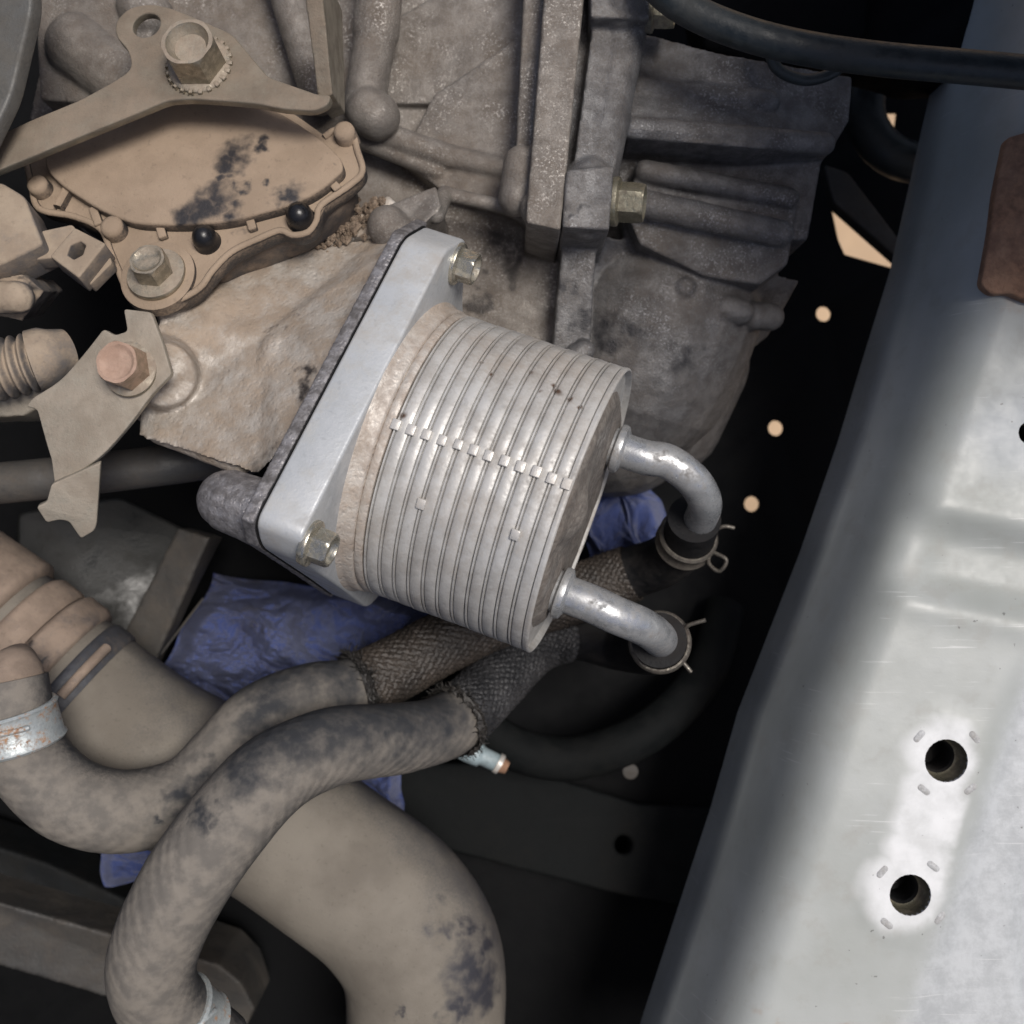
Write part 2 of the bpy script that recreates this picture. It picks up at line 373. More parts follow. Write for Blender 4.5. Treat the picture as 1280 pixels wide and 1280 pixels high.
M['grey'] = dusty('grey_painted_steel', (92, 92, 90), (78, 78, 76), (104, 98, 88), (90, 84, 76), .4, .4, .5, .2, .25, 900, 22)
M['grey_mark'] = dusty('scuffed_primer', (186, 188, 190), (168, 170, 172), (160, 158, 154), (150, 148, 146), .4, .3, .5, 0, .3, 900, 200)
M['sheen'] = dusty('dark_enamel', (34, 36, 36), (28, 30, 30), (52, 50, 46), (42, 41, 38), .35, .4, .3, 0, .15, 700, 14, spec=.4)
M['near_black'] = dusty('near_black_matte', (18, 20, 21), (23, 25, 26), (34, 33, 32), (28, 28, 27), .3, .35, .7, 0, .3, 700, 18, spec=.07)  # near-black base colour for the lower hose and cross member
M['grit'] = dusty('grit_stones', (132, 114, 96), (82, 70, 58), (160, 140, 120), (104, 88, 74), .5, .3, .85, 0, .4, 900, 300)
M['bluegrey'] = dusty('pale_plug', (150, 166, 172), (130, 148, 154), (120, 120, 116), (100, 100, 98), .3, .3, .5, 0, .1)
M['ground'] = dusty('pale_concrete', (206, 176, 142), (192, 162, 128), (200, 170, 136), (184, 154, 122), .5, .4, .9, 0, .2, 60, 3)

def hose_mat(name, wipe, c_dust=(126, 120, 112), c_dust2=(104, 100, 95), amt=.84):
    t = NT(name); c = t.coord(); uv = t.uv()
    n0 = t.noise(c, 90, 3, .5); su = t.n('ShaderNodeSeparateXYZ', {0: uv}); u, v = su.outputs[0], su.outputs[1]
    k1 = t.math('ADD', t.math('MULTIPLY', u, 14 * 6.2832), t.math('ADD', t.math('MULTIPLY', v, 1300), t.math('MULTIPLY', n0, 5)))
    k2 = t.math('SUBTRACT', t.math('MULTIPLY', u, 20 * 6.2832), t.math('ADD', t.math('MULTIPLY', v, 900), t.math('MULTIPLY', n0, 5)))
    w = t.math('MULTIPLY', t.math('ADD', t.math('SINE', k1), t.math('MULTIPLY', t.math('SINE', k2), .5)), t.ramp(t.noise(c, 35, 3, .5), .35, .65, .25, .8))
    n1 = t.noise(c, 24, 5, .6); n2 = t.noise(c, 170, 5, .6); n3 = t.noise(c, 1300, 3, .6)
    m = t.math('ADD', t.math('MULTIPLY', n1, .14), t.math('ADD', t.math('MULTIPLY', n2, .14), t.math('ADD', t.math('MULTIPLY', n3, .22), .25)))
    m = t.math('ADD', m, t.math('MULTIPLY', w, .025))
    g = t.n('ShaderNodeNewGeometry'); sz = t.n('ShaderNodeSeparateXYZ', {0: g.outputs['Normal']}); m = t.math('ADD', m, t.math('MULTIPLY', t.math('SUBTRACT', sz.outputs[2], .72), .3))
    th = .5 + (1 - amt - .5) * .42
    mask = t.ramp(m, th - .12, th + .12)
    col = t.mix(mask, t.mix(n2, lin((40, 42, 46)), lin((62, 62, 64))), t.mix(t.ramp(n2, .35, .65), lin(c_dust), lin(c_dust2)))
    sp = t.spots(c, wipe, .006, 110); col = t.mix(t.math('MULTIPLY', sp, t.ramp(n2, .3, .6, .75, 1.0)), col, lin((50, 52, 56)))
    h = t.math('ADD', t.math('MULTIPLY', w, .5), t.math('ADD', t.math('MULTIPLY', n3, .35), t.math('MULTIPLY', n2, .5)))
    return t.out(col, t.mixf(mask, .55, .88), 0, t.bump(h, .26, .0008), .4)
M['hose_front'] = hose_mat('dusty_reinforced_hose_front', [S(550, 885, -30, 19), S(500, 890, -18, 19), S(445, 897, -5, 19), S(395, 905, 2, 17), S(350, 925, 10, 15), S(325, 945, 14, 12), S(300, 962, 20, 10), S(510, 930, -8, 9), S(450, 940, 6, 4), S(250, 1012, 24, 4), S(268, 1008, 26, 3.5), S(345, 1070, 14, 4)])
M['hose_rear'] = hose_mat('dusty_reinforced_hose_rear', [S(335, 875, -24, 14), S(322, 900, -20, 11), S(420, 848, -38, 14), S(375, 853, -34, 14), S(195, 1020, 0, 2.6), S(150, 1000, 4, 3), S(230, 1000, -8, 6), S(245, 975, -8, 6), S(12, 925, 10, 3)])

def panel_mat():
    t = NT('grey_primed_sheet_metal'); c = t.coord()
    n1 = t.noise(c, 14, 5, .6); n2 = t.noise(c, 90, 6, .65); n3 = t.noise(c, 900, 3, .6)
    col = t.mix(t.ramp(n1, .35, .65), lin((156, 160, 157)), lin((170, 174, 173)))
    col = t.mix(t.math('MULTIPLY', t.ramp(n2, .52, .68), .3), col, lin((148, 146, 140)))
    sx = t.n('ShaderNodeSeparateXYZ', {0: c})
    # zinc-mottled strip beyond the pressed step on the outer side
    edge = t.math('ADD', sx.outputs[0], t.math('MULTIPLY', sx.outputs[1], -.36))
    zi = t.math('MULTIPLY', t.ramp(t.math('ADD', edge, t.math('MULTIPLY', n2, .012)), .196, .208), t.ramp(sx.outputs[1], -.02, -.05))
    zn = t.mix(t.ramp(t.noise(c, 120, 7, .72), .36, .66), lin((190, 194, 198)), lin((166, 170, 174)))
    col = t.mix(t.math('MULTIPLY', zi, .8), col, zn)
    rs = t.spots(c, [S(1240, 735, -10, 5), S(1275, 740, -10, 5), S(1265, 365, -10, 9), S(1240, 385, -10, 6), S(960, 1265, -20, 5), S(985, 1250, -20, 3), S(1040, 1290, -12, 5)], .008, 90)
    col = t.mix(t.math('MULTIPLY', rs, .5), col, lin((150, 118, 92)))
    wp = t.spots(c, [S(1138, 1119, -8, 14.5), S(1150, 1075, -8, 13), S(1162, 1035, -8, 12), S(1172, 995, -8, 12), S(1183, 951, -8, 14)], .004, 45, .72, 1.16)
    col = t.mix(t.math('MULTIPLY', wp, t.ramp(n2, .3, .7, 1.0, .62)), col, lin((220, 222, 224)))
    bl = t.spots(c, [S(1280, 540, -8, 20)], .003, 60)
    col = t.mix(t.math('MULTIPLY', bl, .35), col, lin((140, 150, 168)))
    mp = t.n('ShaderNodeMapping', {0: c}); mp.inputs['Rotation'].default_value = (0, 0, R(64)); mp.inputs['Scale'].default_value = (40, 1400, 40)
    sc_ = t.math('MULTIPLY', t.ramp(t.noise(mp.outputs[0], 1, 2, .5), .66, .72), t.ramp(t.noise(c, 30, 3, .5), .5, .62))
    col = t.mix(t.math('MULTIPLY', sc_, .45), col, lin((214, 216, 216)))
    dot = t.ramp(t.noise(c, 420, 2, .5), .74, .78); col = t.mix(t.math('MULTIPLY', dot, .6), col, lin((70, 68, 66)))
    rg = t.math('ADD', t.ramp(n2, .3, .7, .36, .52), t.math('MULTIPLY', wp, .15))
    h = t.math('ADD', t.math('MULTIPLY', n3, .25), t.math('ADD', n2, t.math('MULTIPLY', t.math('MULTIPLY', zi, t.noise(c, 300, 5, .7)), 2)))
    return t.out(col, rg, 0.0, t.bump(h, .1, .001), .45)
M['panel'] = panel_mat()

def rag_mat():
    t = NT('blue_shop_cloth'); c = t.coord()
    n2 = t.noise(c, 60, 5, .6); n3 = t.noise(c, 1500, 2, .6)
    col = t.mix(n2, lin((52, 62, 108)), lin((80, 95, 148))); col = t.mix(t.ramp(t.noise(c, 25, 4, .6), .55, .75), col, lin((46, 48, 80)))
    m = t.out(col, 1.0, 0, t.bump(t.math('ADD', t.math('ADD', n3, t.noise(c, 500, 3, .6)), n2), .8, .0016), .0)
    t.b.inputs['Sheen Weight'].default_value = .25
    return m
M['rag'] = rag_mat()
def sleeve_mat(name, d1, d2):
    t = NT(name); c = t.coord()
    n2 = t.noise(c, 60, 5, .6); n3 = t.noise(c, 1500, 3, .6)
    col = t.mix(t.ramp(n2, .3, .7), lin(d1), lin(d2)); col = t.mix(t.ramp(n3, .5, .7), col, lin([x * .5 for x in d1]))
    return t.out(col, .52, 0, t.bump(n3, .4, .0006), .5)
M['sleeve_rear'] = sleeve_mat('brown_braided_sleeve', (46, 42, 39), (70, 63, 57))
M['sleeve_front'] = sleeve_mat('grey_braided_sleeve', (36, 37, 40), (62, 62, 64))
M['fray'] = sleeve_mat('frayed_braid', (34, 33, 33), (54, 51, 48))

# ------------------------------------------------------------------ the setting: ground below, splash shield
def sheet(xs, ys, z): return MB().add([(xs[0], ys[0], z), (xs[1], ys[0], z), (xs[1], ys[1], z), (xs[0], ys[1], z)], [(0, 1, 2, 3)])
g = obj('ground', sheet((-6, 6), (-6, 6), -.75), M['ground'], kind='structure')
def hole_px(px, py, r): return (px, py, r)
SH_Z = -170
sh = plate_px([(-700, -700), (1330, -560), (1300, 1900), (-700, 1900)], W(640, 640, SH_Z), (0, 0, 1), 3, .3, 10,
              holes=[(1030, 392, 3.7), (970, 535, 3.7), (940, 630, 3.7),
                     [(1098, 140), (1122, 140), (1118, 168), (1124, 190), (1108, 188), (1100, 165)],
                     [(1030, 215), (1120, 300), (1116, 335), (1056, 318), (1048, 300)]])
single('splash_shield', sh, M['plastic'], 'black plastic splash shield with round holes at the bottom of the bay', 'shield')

# unseen slab added overhead, out of frame, to shade the upper right
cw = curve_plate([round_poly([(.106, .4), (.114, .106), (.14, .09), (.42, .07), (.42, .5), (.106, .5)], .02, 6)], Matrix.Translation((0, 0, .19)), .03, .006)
obj('unseen_shade_slab', cw, M['plastic'], kind='structure')
# unseen bay walls added out of frame to cut the sky light
obj('front_shade_wall', box_me(Vector((0, -.262, -.02)), Vector((1, 0, 0)), Vector((0, 1, 0)), Vector((0, 0, 1)), .9, .02, .34, .004), M['plastic'], kind='structure')
obj('left_shade_wall', box_me(Vector((-.285, .03, -.04)), Vector((1, 0, 0)), Vector((0, 1, 0)), Vector((0, 0, 1)), .02, .7, .30, .004), M['plastic'], kind='structure')
# ------------------------------------------------------------------ side rail (sheet metal on the right)
EDGE = [(-260, 1260), (-60, 1205), (100, 1166), (340, 1112), (450, 1078), (550, 1048), (690, 1000), (890, 922), (1010, 888), (1280, 800), (1500, 728)]
def interp(tab, y): return float(np.interp(y, [q[0] for q in tab], [q[1] for q in tab]))
def sstep(a, b, x): t = min(1, max(0, (x - a) / (b - a))); return t * t * (3 - 2 * t)
PADC = [(1138, 1119), (1183, 951)]
def rail_z(px, py):
    t = px - interp(EDGE, py)
    # weld flange, then the flank, then the bend into the flat top
    zl = -57 + (t - 26) * .46 - max(0, 26 - t) * .4; zt = -15 + .006 * t
    h_ = max(0, min(1, .5 + .5 * (zt - zl) / 20)); z = zt * (1 - h_) + zl * h_ - 20 * h_ * (1 - h_)
    z += 1.6 * math.sin(py * .021) * sstep(40, 0, t) + 1.2 * math.sin(py * .05) * sstep(30, 0, t)
    # pressed bead across the top
    ax, ay, bx, by = 1100, 682, 1420, 745
    dx, dy = bx - ax, by - ay; L = math.hypot(dx, dy)
    k = max(0, min(1, ((px - ax) * dx + (py - ay) * dy) / L / L)); d = math.hypot(px - ax - k * dx, py - ay - k * dy)
    bd = sstep(95, 190, t)
    z += bd * .9 * math.exp(-((d - 66) / 16) ** 2) - bd * 6.5 * sstep(62, 16, d) - bd * 0 * math.exp(-((d - 80) / 22) ** 2) * (1 if py > 700 else .2)
    # raised pad round the two nuts
    (ax, ay), (bx, by) = PADC
    dx, dy = bx - ax, by - ay; L = math.hypot(dx, dy); k = max(0, min(1, ((px - ax) * dx + (py - ay) * dy) / L / L)); d = math.hypot(px - ax - k * dx, py - ay - k * dy)
    z += .7 * sstep(80, 46, d)
    # step towards the outer side
    s = px - (1262 - (py - 860) * .28)
    z -= 3.0 * sstep(-12, 26, s) * sstep(800, 900, py)
    z -= 16 * sstep(1262, 1330, px) * sstep(1060, 1140, py) * sstep(1300, 1200, py)
    z += .5 * noise.noise(Vector((px * .006, py * .006, 3)))
    return z
RAIL_HOLES = [(1183, 951, 27), (1138, 1119, 26), (1288, 541, 15)]
def rail():
    pts, edges = [], []
    y = -240
    rows = []
    while y <= 1480:
        xe = interp(EDGE, y); ts = list(np.arange(0, 230, 7)) + list(np.arange(230, 1440 - xe, 10))
        row = []
        for t in ts:
            px = xe + t
            if all(math.hypot(px - hx, y - hy) > r + 5 for hx, hy, r in RAIL_HOLES):
                row.append(len(pts)); pts.append((px + random.uniform(-.5, .5) * (t > 0), y + random.uniform(-.5, .5) * (t > 0)))
        rows.append(row); y += 8
    for hx, hy, r in RAIL_HOLES:
        b = len(pts)
        for k in range(48):
            a = 2 * math.pi * k / 48; pts.append((hx + r * math.cos(a), hy + r * math.sin(a)))
        edges += [(b + k, b + (k + 1) % 48) for k in range(48)]
    for i in range(len(rows) - 1): edges.append((rows[i][0], rows[i + 1][0]))
    v, _, f, *_ = delaunay_2d_cdt([Vector(p) for p in pts], edges, [], 0, 1e-4)
    m = MB(); m.v = [W(p.x, p.y, rail_z(p.x, p.y)) for p in v]
    for t in f:
        c = sum((v[i] for i in t), Vector((0, 0))) / 3
        if any(math.hypot(c.x - hx, c.y - hy) < r - .5 for hx, hy, r in RAIL_HOLES): continue
        if c.x < interp(EDGE, c.y) - .05: continue
        m.f.append(tuple(t))
    me = m.mesh('rail_skin', 180)
    return fix(me)
t = thing('side_rail', W(1150, 900, -60), 'pale grey sheet metal side rail with pressed bead and threaded holes', 'car body rail')
o = obj('rail_skin', rail(), M['panel'], t)
if sum(p.normal.z for p in o.data.polygons) < 0: o.data.flip_normals()
md = o.modifiers.new('thickness', 'SOLIDIFY'); md.thickness = .0014; md.offset = -1
me_ = bpy.data.meshes.new_from_object(o.evaluated_get(bpy.context.evaluated_depsgraph_get())); o.modifiers.clear(); o.data = me_
me_.polygons.foreach_set('use_smooth', [True] * len(me_.polygons)); me_.set_sharp_from_angle(angle=R(48))
for hx, hy, r in RAIL_HOLES:
    P = W(hx, hy, rail_z(hx + r + 3, hy)); rr = r * (CAM_H - P.z) / F
    nut = lathe([(-.0002, rr * 1.0), (-.003, rr * .99), (-.007, rr * .93), (-.0078, rr * .80)], P, Vector((0, 0, 1)), 48, False, False)
    n_ = obj('weld_nut', nut.mesh('weld_nut', 60), M['bolt_green'], t)
    th_ = lathe([(-.0078, rr * .80)] + [(-.0078 - .0006 * k, rr * (.77 if k % 2 else .72)) for k in range(1, 22)] + [(-.022, .0005)], P, Vector((0, 0, 1)), 40, False, True)
    obj('thread', th_.mesh('thread', 60), M['rubber_dark'], n_)
for (hx, hy), angs in (((1183, 951), (-40, -138, 50, 128)), ((1138, 1119), (-52, -140, 38, 130))):
    for a in angs:   # projection-weld notches round the nuts
        px, py = hx + 46 * math.cos(R(a)), hy + 46 * math.sin(R(a)); P = W(px, py, rail_z(px, py) - .25)
        d_ = Vector((math.cos(R(a + 90)), -math.sin(R(a + 90)), 0)) * .0013
        v_, f_ = caps(P - d_, P + d_, .00125, n=14); m_ = MB().add([Vector((q.x, q.y, P.z + (q.z - P.z) * .45)) for q in v_], f_)
        obj('weld_mark', m_.mesh('weld_mark', 180), M['grey_mark'], t)
# rusty bracket on the rail, top right
rb = plate_px([(1258, 172), (1300, 160), (1340, 150), (1340, 380), (1290, 378), (1262, 366), (1240, 368), (1226, 356), (1238, 290), (1244, 240)], W(1250, 270, -9), (-.05, 0, 1), 5, .8, 2)
single('rusty_bracket', rb, M['rust'], 'rust brown steel bracket corner welded on the rail at top right', 'bracket')

# ------------------------------------------------------------------ transmission case
CASE = thing('transmission_case', W(600, 250, -60), 'cast aluminium transmission case with ribs and dusty ledges behind the cooler', 'transmission')
left = [
    prism([(70, -160, -48), (715, -160, -46), (712, 300, -42), (705, 470, -44), (560, 500, -52), (430, 340, -48), (150, 330, -55), (60, 250, -60), (36, 150, -60), (60, 40, -54)], -85),
    prism([(40, -60, -34), (150, -60, -28), (190, 40, -26), (175, 100, -28), (120, 130, -30), (50, 125, -36)], -80),
    caps(W(100, 60, -36), W(150, 100, -34), .012), caps(W(175, 10, -30), W(190, 20, -30), .008),
    capsp((478, -60, -28), (470, 40, -30), 8.5), capsp((470, 40, -30), (455, 135, -30), 7.5), caps(W(462, 140, -27), W(470, 145, -27), .0085),
    capsp((350, -40, -36), (400, 120, -38), 7),
    capsp((455, 160, -34), (560, 196, -34), 4.5), capsp((560, 196, -34), (645, 215, -32), 4),
    prism([(480, 30, -44), (690, -90, -40), (690, 60, -36), (560, 130, -42), (480, 130, -46)], -80),
    prism([(542, 118, -36), (672, 30, -30), (690, 300, -28), (640, 262, -30), (552, 238, -34), (500, 200, -40)], -80),
    capsp((446, 172, -36), (548, 214, -36), 3.5),
    capsp((556, 242, -22), (636, 260, -22), 2.6), capsp((556, 242, -22), (545, 270, -10), 3), capsp((636, 260, -22), (700, 292, -24), 2.6),
    # joint flange, left half
    prism([(660, -120, -14), (700, -120, -14), (672, 205, -12), (644, 205, -12)], -70),
    prism([(690, -120, -2), (742, -120, -2), (701, 288, 4), (657, 278, 4)], -70),
    caps(W(652, 205, -10), W(646, 248, -10), .0062),
    caps(W(672, 262, -4), W(690, 270, -4), .006),
    # lumps by the gap next to the cover
    caps(W(485, 283, -8), W(500, 300, -8), .007), prism([(470, 262, -10), (545, 232, -10), (552, 258, -6), (498, 312, -4), (470, 312, -14)], -60),
]
obj('main_casting', remesh(left, .72, 4, 'main_casting', .18, 70), M['case'], CASE)
shelf = [
    prism([(172, 546, 12), (250, 570, 22), (322, 594, 33), (352, 562, 36), (436, 424, 24), (536, 280, 2), (505, 270, -16), (455, 290, -14), (400, 305, -12), (280, 350, -6), (215, 385, 2), (195, 410, 6), (176, 480, 10)], -12, (-2, 12), .9),
    cyl(W(206, 470, -10), W(204, 468, 19), .0175, .0098),
    cyl(W(232, 385, -14), W(232, 385, 4), .010, .009), caps(W(280, 425, -14), W(300, 480, -10), .02), caps(W(352, 445, 6), W(338, 520, 12), .008),
    caps(W(200, 540, 9), W(300, 578, 21), .004),
]
obj('dusty_ledge', remesh(shelf, .7, 9, 'dusty_ledge', .4, 70), M['shelf'], CASE, 'dusty pale ledge of the casting left of the cooler flange')
right = [
    # joint flange, right half with bolt bosses
    prism([(724, -120, -16), (752, -120, -16), (722, 212, -12), (698, 212, -12)], -60),
    prism([(742, 22, -4), (806, 22, -8), (768, 215, -4), (716, 215, 0)], -70),
    capsp((782, 20, -13), (742, 225, -10), 8.2),
    prism([(708, 212, 5), (768, 206, 3), (762, 288, 3), (702, 284, 5)], -60), capsp((735, 230, -6), (732, 268, -6), 9),
    prism([(738, -80, 3), (812, -80, 0), (812, 24, 0), (738, 22, 3)], -60), capsp((775, -40, -5), (775, 5, -5), 9),
    # web below the joint
    prism([(704, 286, -20), (746, 290, -20), (738, 432, -30), (690, 440, -30)], -80),
    # stepped converter housing
    prism([(800, 40, -26), (900, 66, -24), (1066, 96, -34), (1062, 150, -34), (1038, 190, -30), (940, 184, -18), (784, 172, -14), (790, 100, -22)], -80),
    capsp((786, 160, -16), (1030, 180, -26), 4.0), capsp((800, 112, -24), (960, 128, -28), 4.2),
    prism([(770, 180, -36), (1030, 185, -40), (1010, 300, -42), (780, 300, -40)], -90),
    prism([(800, 200, -30), (980, 236, -34), (1000, 240, -36), (985, 330, -40), (950, 356, -40), (880, 345, -36), (800, 305, -30), (780, 260, -26)], -90),
    capsp((806, 214, -28), (985, 248, -36), 4.0), capsp((800, 254, -23), (975, 292, -34), 5.0),
    # rounded lower belly
    caps(W(815, 395, -80), W(790, 450, -86), .043), caps(W(860, 450, -104), W(830, 520, -116), .026), caps(W(750, 470, -84), W(770, 520, -96), .034),
    prism([(740, 290, -38), (900, 330, -46), (1000, 350, -60), (960, 420, -82), (860, 500, -90), (740, 470, -60)], -110),
    caps(W(855, 360, -50), W(855, 360, -40), .0044), caps(W(905, 385, -46), W(925, 390, -48), .005), caps(W(940, 395, -54), W(962, 396, -58), .0055),
    caps(W(720, 445, -28), W(730, 438, -28), .004),
]
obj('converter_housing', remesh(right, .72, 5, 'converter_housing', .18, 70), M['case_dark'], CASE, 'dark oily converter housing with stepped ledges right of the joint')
jt = hexbolt(CASE, W(768, 252, -6), Vector((.97, -.12, .2)), 6.6, 8.5, 8.2, 1.6, M['bolt_green'], .15, 'joint_bolt', .2)
hexbolt(CASE, W(812, 14, -8), Vector((.97, -.12, .2)), 5.6, 7, 7, 1.5, M['bolt_green'], .15, 'joint_bolt', .1)

# ------------------------------------------------------------------ oil cooler
AX = Vector((.9284, -.3318, .16)).normalized()
E1 = Vector((-.336, -.942, 0)); E1 = (E1 - AX * E1.dot(AX)).normalized()
E2 = E1.cross(AX); E2 = E2 if E2.z > 0 else -E2
C1 = W(722, 638, 2); RC = 48.5
FR = (E2, E1, AX)
def CP(s, phi, r): return C1 + AX * (s / 1000) + (E2 * math.cos(phi) + E1 * math.sin(phi)) * (r / 1000)
def CUV(s, u, v): return C1 + AX * (s / 1000) + E1 * (u / 1000) + E2 * (v / 1000)
COOL = thing('oil_cooler', CUV(-62, 0, 0), 'stacked plate aluminium oil cooler with ringed round body and two pipes', 'oil cooler')
# flange
FL = [(-61, 31, 4), (-71, 14, 5), (-52.6, -10, 8), (-45, -40, 10), (0, -60, 20), (45, -50, 10), (58, -27, 6), (50.7, 8, 6), (41, 58, 5), (34, 68, 4)]
MF = Matrix(((E1.x, E2.x, AX.x, 0), (E1.y, E2.y, AX.y, 0), (E1.z, E2.z, AX.z, 0), (0, 0, 0, 1)))
if MF.to_3x3().determinant() < 0: SGN = -1
else: SGN = 1
def uvplate(poly, s_top, thick, bev):
    X, Y, Z = E1 * SGN, E2, AX
    o = CUV(s_top, 0, 0)
    Mx = Matrix(((X.x, Y.x, Z.x, o.x), (X.y, Y.y, Z.y, o.y), (X.z, Y.z, Z.z, o.z), (0, 0, 0, 1)))
    return curve_plate([round_poly([(q[0] * SGN / 1000, q[1] / 1000, q[2] / 1000) for q in poly], .004, 7)], Mx, thick / 1000, bev / 1000)
obj('flange', uvplate(FL, -62, 14, 1.0), M['flange'], COOL)
def grow(poly, d):
    cx, cy = sum(q[0] for q in poly) / len(poly), sum(q[1] for q in poly) / len(poly)
    return [(q[0] + d * (q[0] - cx) / math.hypot(q[0] - cx, q[1] - cy), q[1] + d * (q[1] - cy) / math.hypot(q[0] - cx, q[1] - cy), q[2]) for q in poly]
obj('gasket', uvplate(grow(FL, .3), -76.02, .7, .1), M['rubber_dark'], COOL)
for u, v, rot in ((-61.5, 15.5, .3), (35, 59, .1)):
    hexbolt(COOL, CUV(-62, u, v), AX, 5.4, 5.6, 7.0, 1.3, M['bolt'], .3, 'flange_bolt', rot)
# neck rings
def ring(prof, name, mat, parent, wob=.00035): return obj(name, lathe([(s / 1000, r / 1000) for s, r in prof], C1, AX, 160, True, True, wob, FR).mesh(name, 50), mat, parent)
ring([(-63, RC - 3), (-62.6, RC + 2.2), (-61.6, RC + 2.0), (-61, RC + 1.2), (-60, RC + 1.0), (-57.6, RC + .8), (-57, RC + .2), (-56.8, RC - 1.5)], 'neck_ring', M['neck'], COOL)
ring([(-57.2, RC - 2), (-56.9, RC - .4), (-56.3, RC + .2), (-54.6, RC + .1), (-54, RC - .2), (-53.8, RC - 2)], 'neck_ring', M['neck'], COOL)
PIT = 4.82
for k in range(12):
    s0 = -53 + PIT * k; s1 = s0 + PIT; d = random.uniform(-.15, .15); r = RC + d
    if k < 11:
        prof = [(s0 - .5, r - 2.4), (s0 - .36, r - .25), (s0 - .25, r + .02), (s0 + .2, r + .02), (s0 + .3, r - .3), (s0 + .34, r - .9), (s0 + .52, r - .9), (s0 + .62, r - .2), (s0 + .95, r + .05), (s1 - 1.1, r - .12), (s1 - .78, r - .3), (s1 - .7, r - .9), (s1 - .5, r - 1), (s1 - .45, r - 2)]
        ring(prof, 'cooling_plate', M['cooler'], COOL)
prof = [(-.52, RC - 2), (-.45, RC - .3), (-.3, RC + .1), (.3, RC + .2), (.9, RC + .3), (1.3, RC + .1), (1.5, RC - .4), (1.0, RC - 1.0), (-1.6, RC - 1.5), (-2.8, RC - 3)]
ring(prof, 'rim', M['cooler'], COOL, .0012)
# end face with embossing
def end_face():
    L = []; nr, na = 26, 120
    p1, p2 = (-24.5, -12), (26.7, 5)
    for i in range(nr + 1):
        r = (RC - 1.8) * (1 - i / nr) + .3; row = []
        for j in range(na):
            t = 2 * math.pi * j / na; u, v = r * math.sin(t), r * math.cos(t)
            h = -2.6 + 4.2 * sstep(RC - 4, RC - 12, r)
            for q in (p1, p2):
                d = math.hypot(u - q[0], v - q[1]); h += .8 * sstep(14, 9, d)
            h += 4.0 * math.exp(-((u - 2) / 9) ** 2 - ((v - 22) / 8) ** 2) - 2.0 * math.exp(-((u - 14) / 4) ** 2 - ((v - 26) / 6) ** 2)
            h += .3 * noise.noise(Vector((u * .15, v * .15, 1)))
            row.append(CUV(h, u, v))
        L.append(row)
    return MB().loops(L, False, True).mesh('end_face', 70)
obj('end_face', end_face(), M['endface'], COOL)
def tabat(s, phi, sz=2.7):
    P = CP(s, phi, RC + .25); n_ = (E2 * math.cos(phi) + E1 * math.sin(phi)); x_ = AX; y_ = n_.cross(x_)
    obj('tab', box_me(P + n_ * .0001, x_, y_, n_, sz * .98 / 1000, sz * 1.15 / 1000, .0014, .00018), M['tab'], COOL)
for k in range(12): tabat(-53 + PIT * k + (0 if k < 11 else -.4) + random.uniform(-.15, .15), R(-6 + random.uniform(-.4, .4)), random.uniform(2.55, 2.85))
tabat(-38.5, R(17)); tabat(-9.5, R(16))
def pipe(start, path, r, name):
    p0 = CUV(3, *start); P = [(p0.x * 1000, p0.y * 1000, p0.z * 1000, r)]; p1 = CUV(14, *start); P.append((p1.x * 1000, p1.y * 1000, p1.z * 1000, r))
    for q in path: w = W(*q); P.append((w.x * 1000, w.y * 1000, w.z * 1000, r))
    o = obj(name, tube3(P, 40, 1.2), M['pipe'], COOL)
    b = CUV(0, *start); obj('collar', lathe([(s / 1000, q / 1000) for s, q in ((1, r + .6), (3.2, r + .8), (4.0, r + 2.3), (5.0, r + 2.5), (6.2, r + 2.2), (6.7, r + 1), (7.2, r + .3))], b, AX, 48, e=FR), M['pipe'], o)
    return o
pipe((-24.5, -12), [(835, 577, -8), (866, 600, -10), (881, 628, -20), (874, 652, -36), (862, 676, -52)], 5.9, 'outlet_pipe')
pipe((26.7, 5), [(770, 769, 9), (803, 783, 3), (822, 796, -12), (826, 803, -34), (824, 806, -50)], 6.1, 'inlet_pipe')
# mounting pad of the case behind the flange, with its bolt boss
mount = []
pm = grow(FL, .8)
b0 = [CUV(-76.2, q[0], q[1]) for q in pm]; b1 = [CUV(-80.2, q[0] * 1.0, q[1] * 1.0) for q in pm]
m_ = MB().loops([b1, b0]); mount.append((m_.v, m_.f))
Pb = on(303, 632, CUV(-88, 0, 0), AX); mount.append(cyl(Pb - AX * .006, Pb + AX * .0105, .0092, .0102)); mount.append(caps(Pb - AX * .005, Pb, .0088))
obj('mounting_pad', remesh(mount, .6, 3, 'mounting_pad', .12, 300), M['mount'], CASE, 'dark rough mounting pad edge and boss behind the cooler flange')

# ------------------------------------------------------------------ dusty sensor cover, upper left
COV = thing('switch_cover', CPt, 'dust covered brown plastic switch cover with two black rubber plugs', 'switch cover')
OUT = [(30, 205), (36, 232), (46, 262, 4), (90, 272), (124, 288), (136, 316), (146, 340), (158, 364, 6), (188, 380, 8), (220, 380, 8), (250, 364, 4), (266, 342), (290, 318), (322, 302), (352, 290), (368, 296, 3), (388, 292, 3), (399, 276), (404, 258), (440, 232, 4), (457, 214, 5), (450, 186), (444, 166, 3), (424, 160, 3), (408, 170), (360, 136), (311, 116), (262, 106), (200, 110), (50, 172)]
obj('base_flange', plate_px(OUT, CPt + CN * -.0032, CN, 6, .8, 3), M['cover'], COV)
INN = [(52, 205), (80, 250), (140, 286), (170, 330), (200, 350), (240, 335), (290, 305), (370, 275), (425, 235), (436, 205), (410, 180), (360, 142), (300, 130), (200, 142), (70, 190)]
obj('body', plate_px([(x + 6, y + 16) for x, y in INN], CPt + CN * -.0085, CN, 12, 1.0, 4), M['cover_side'], COV)
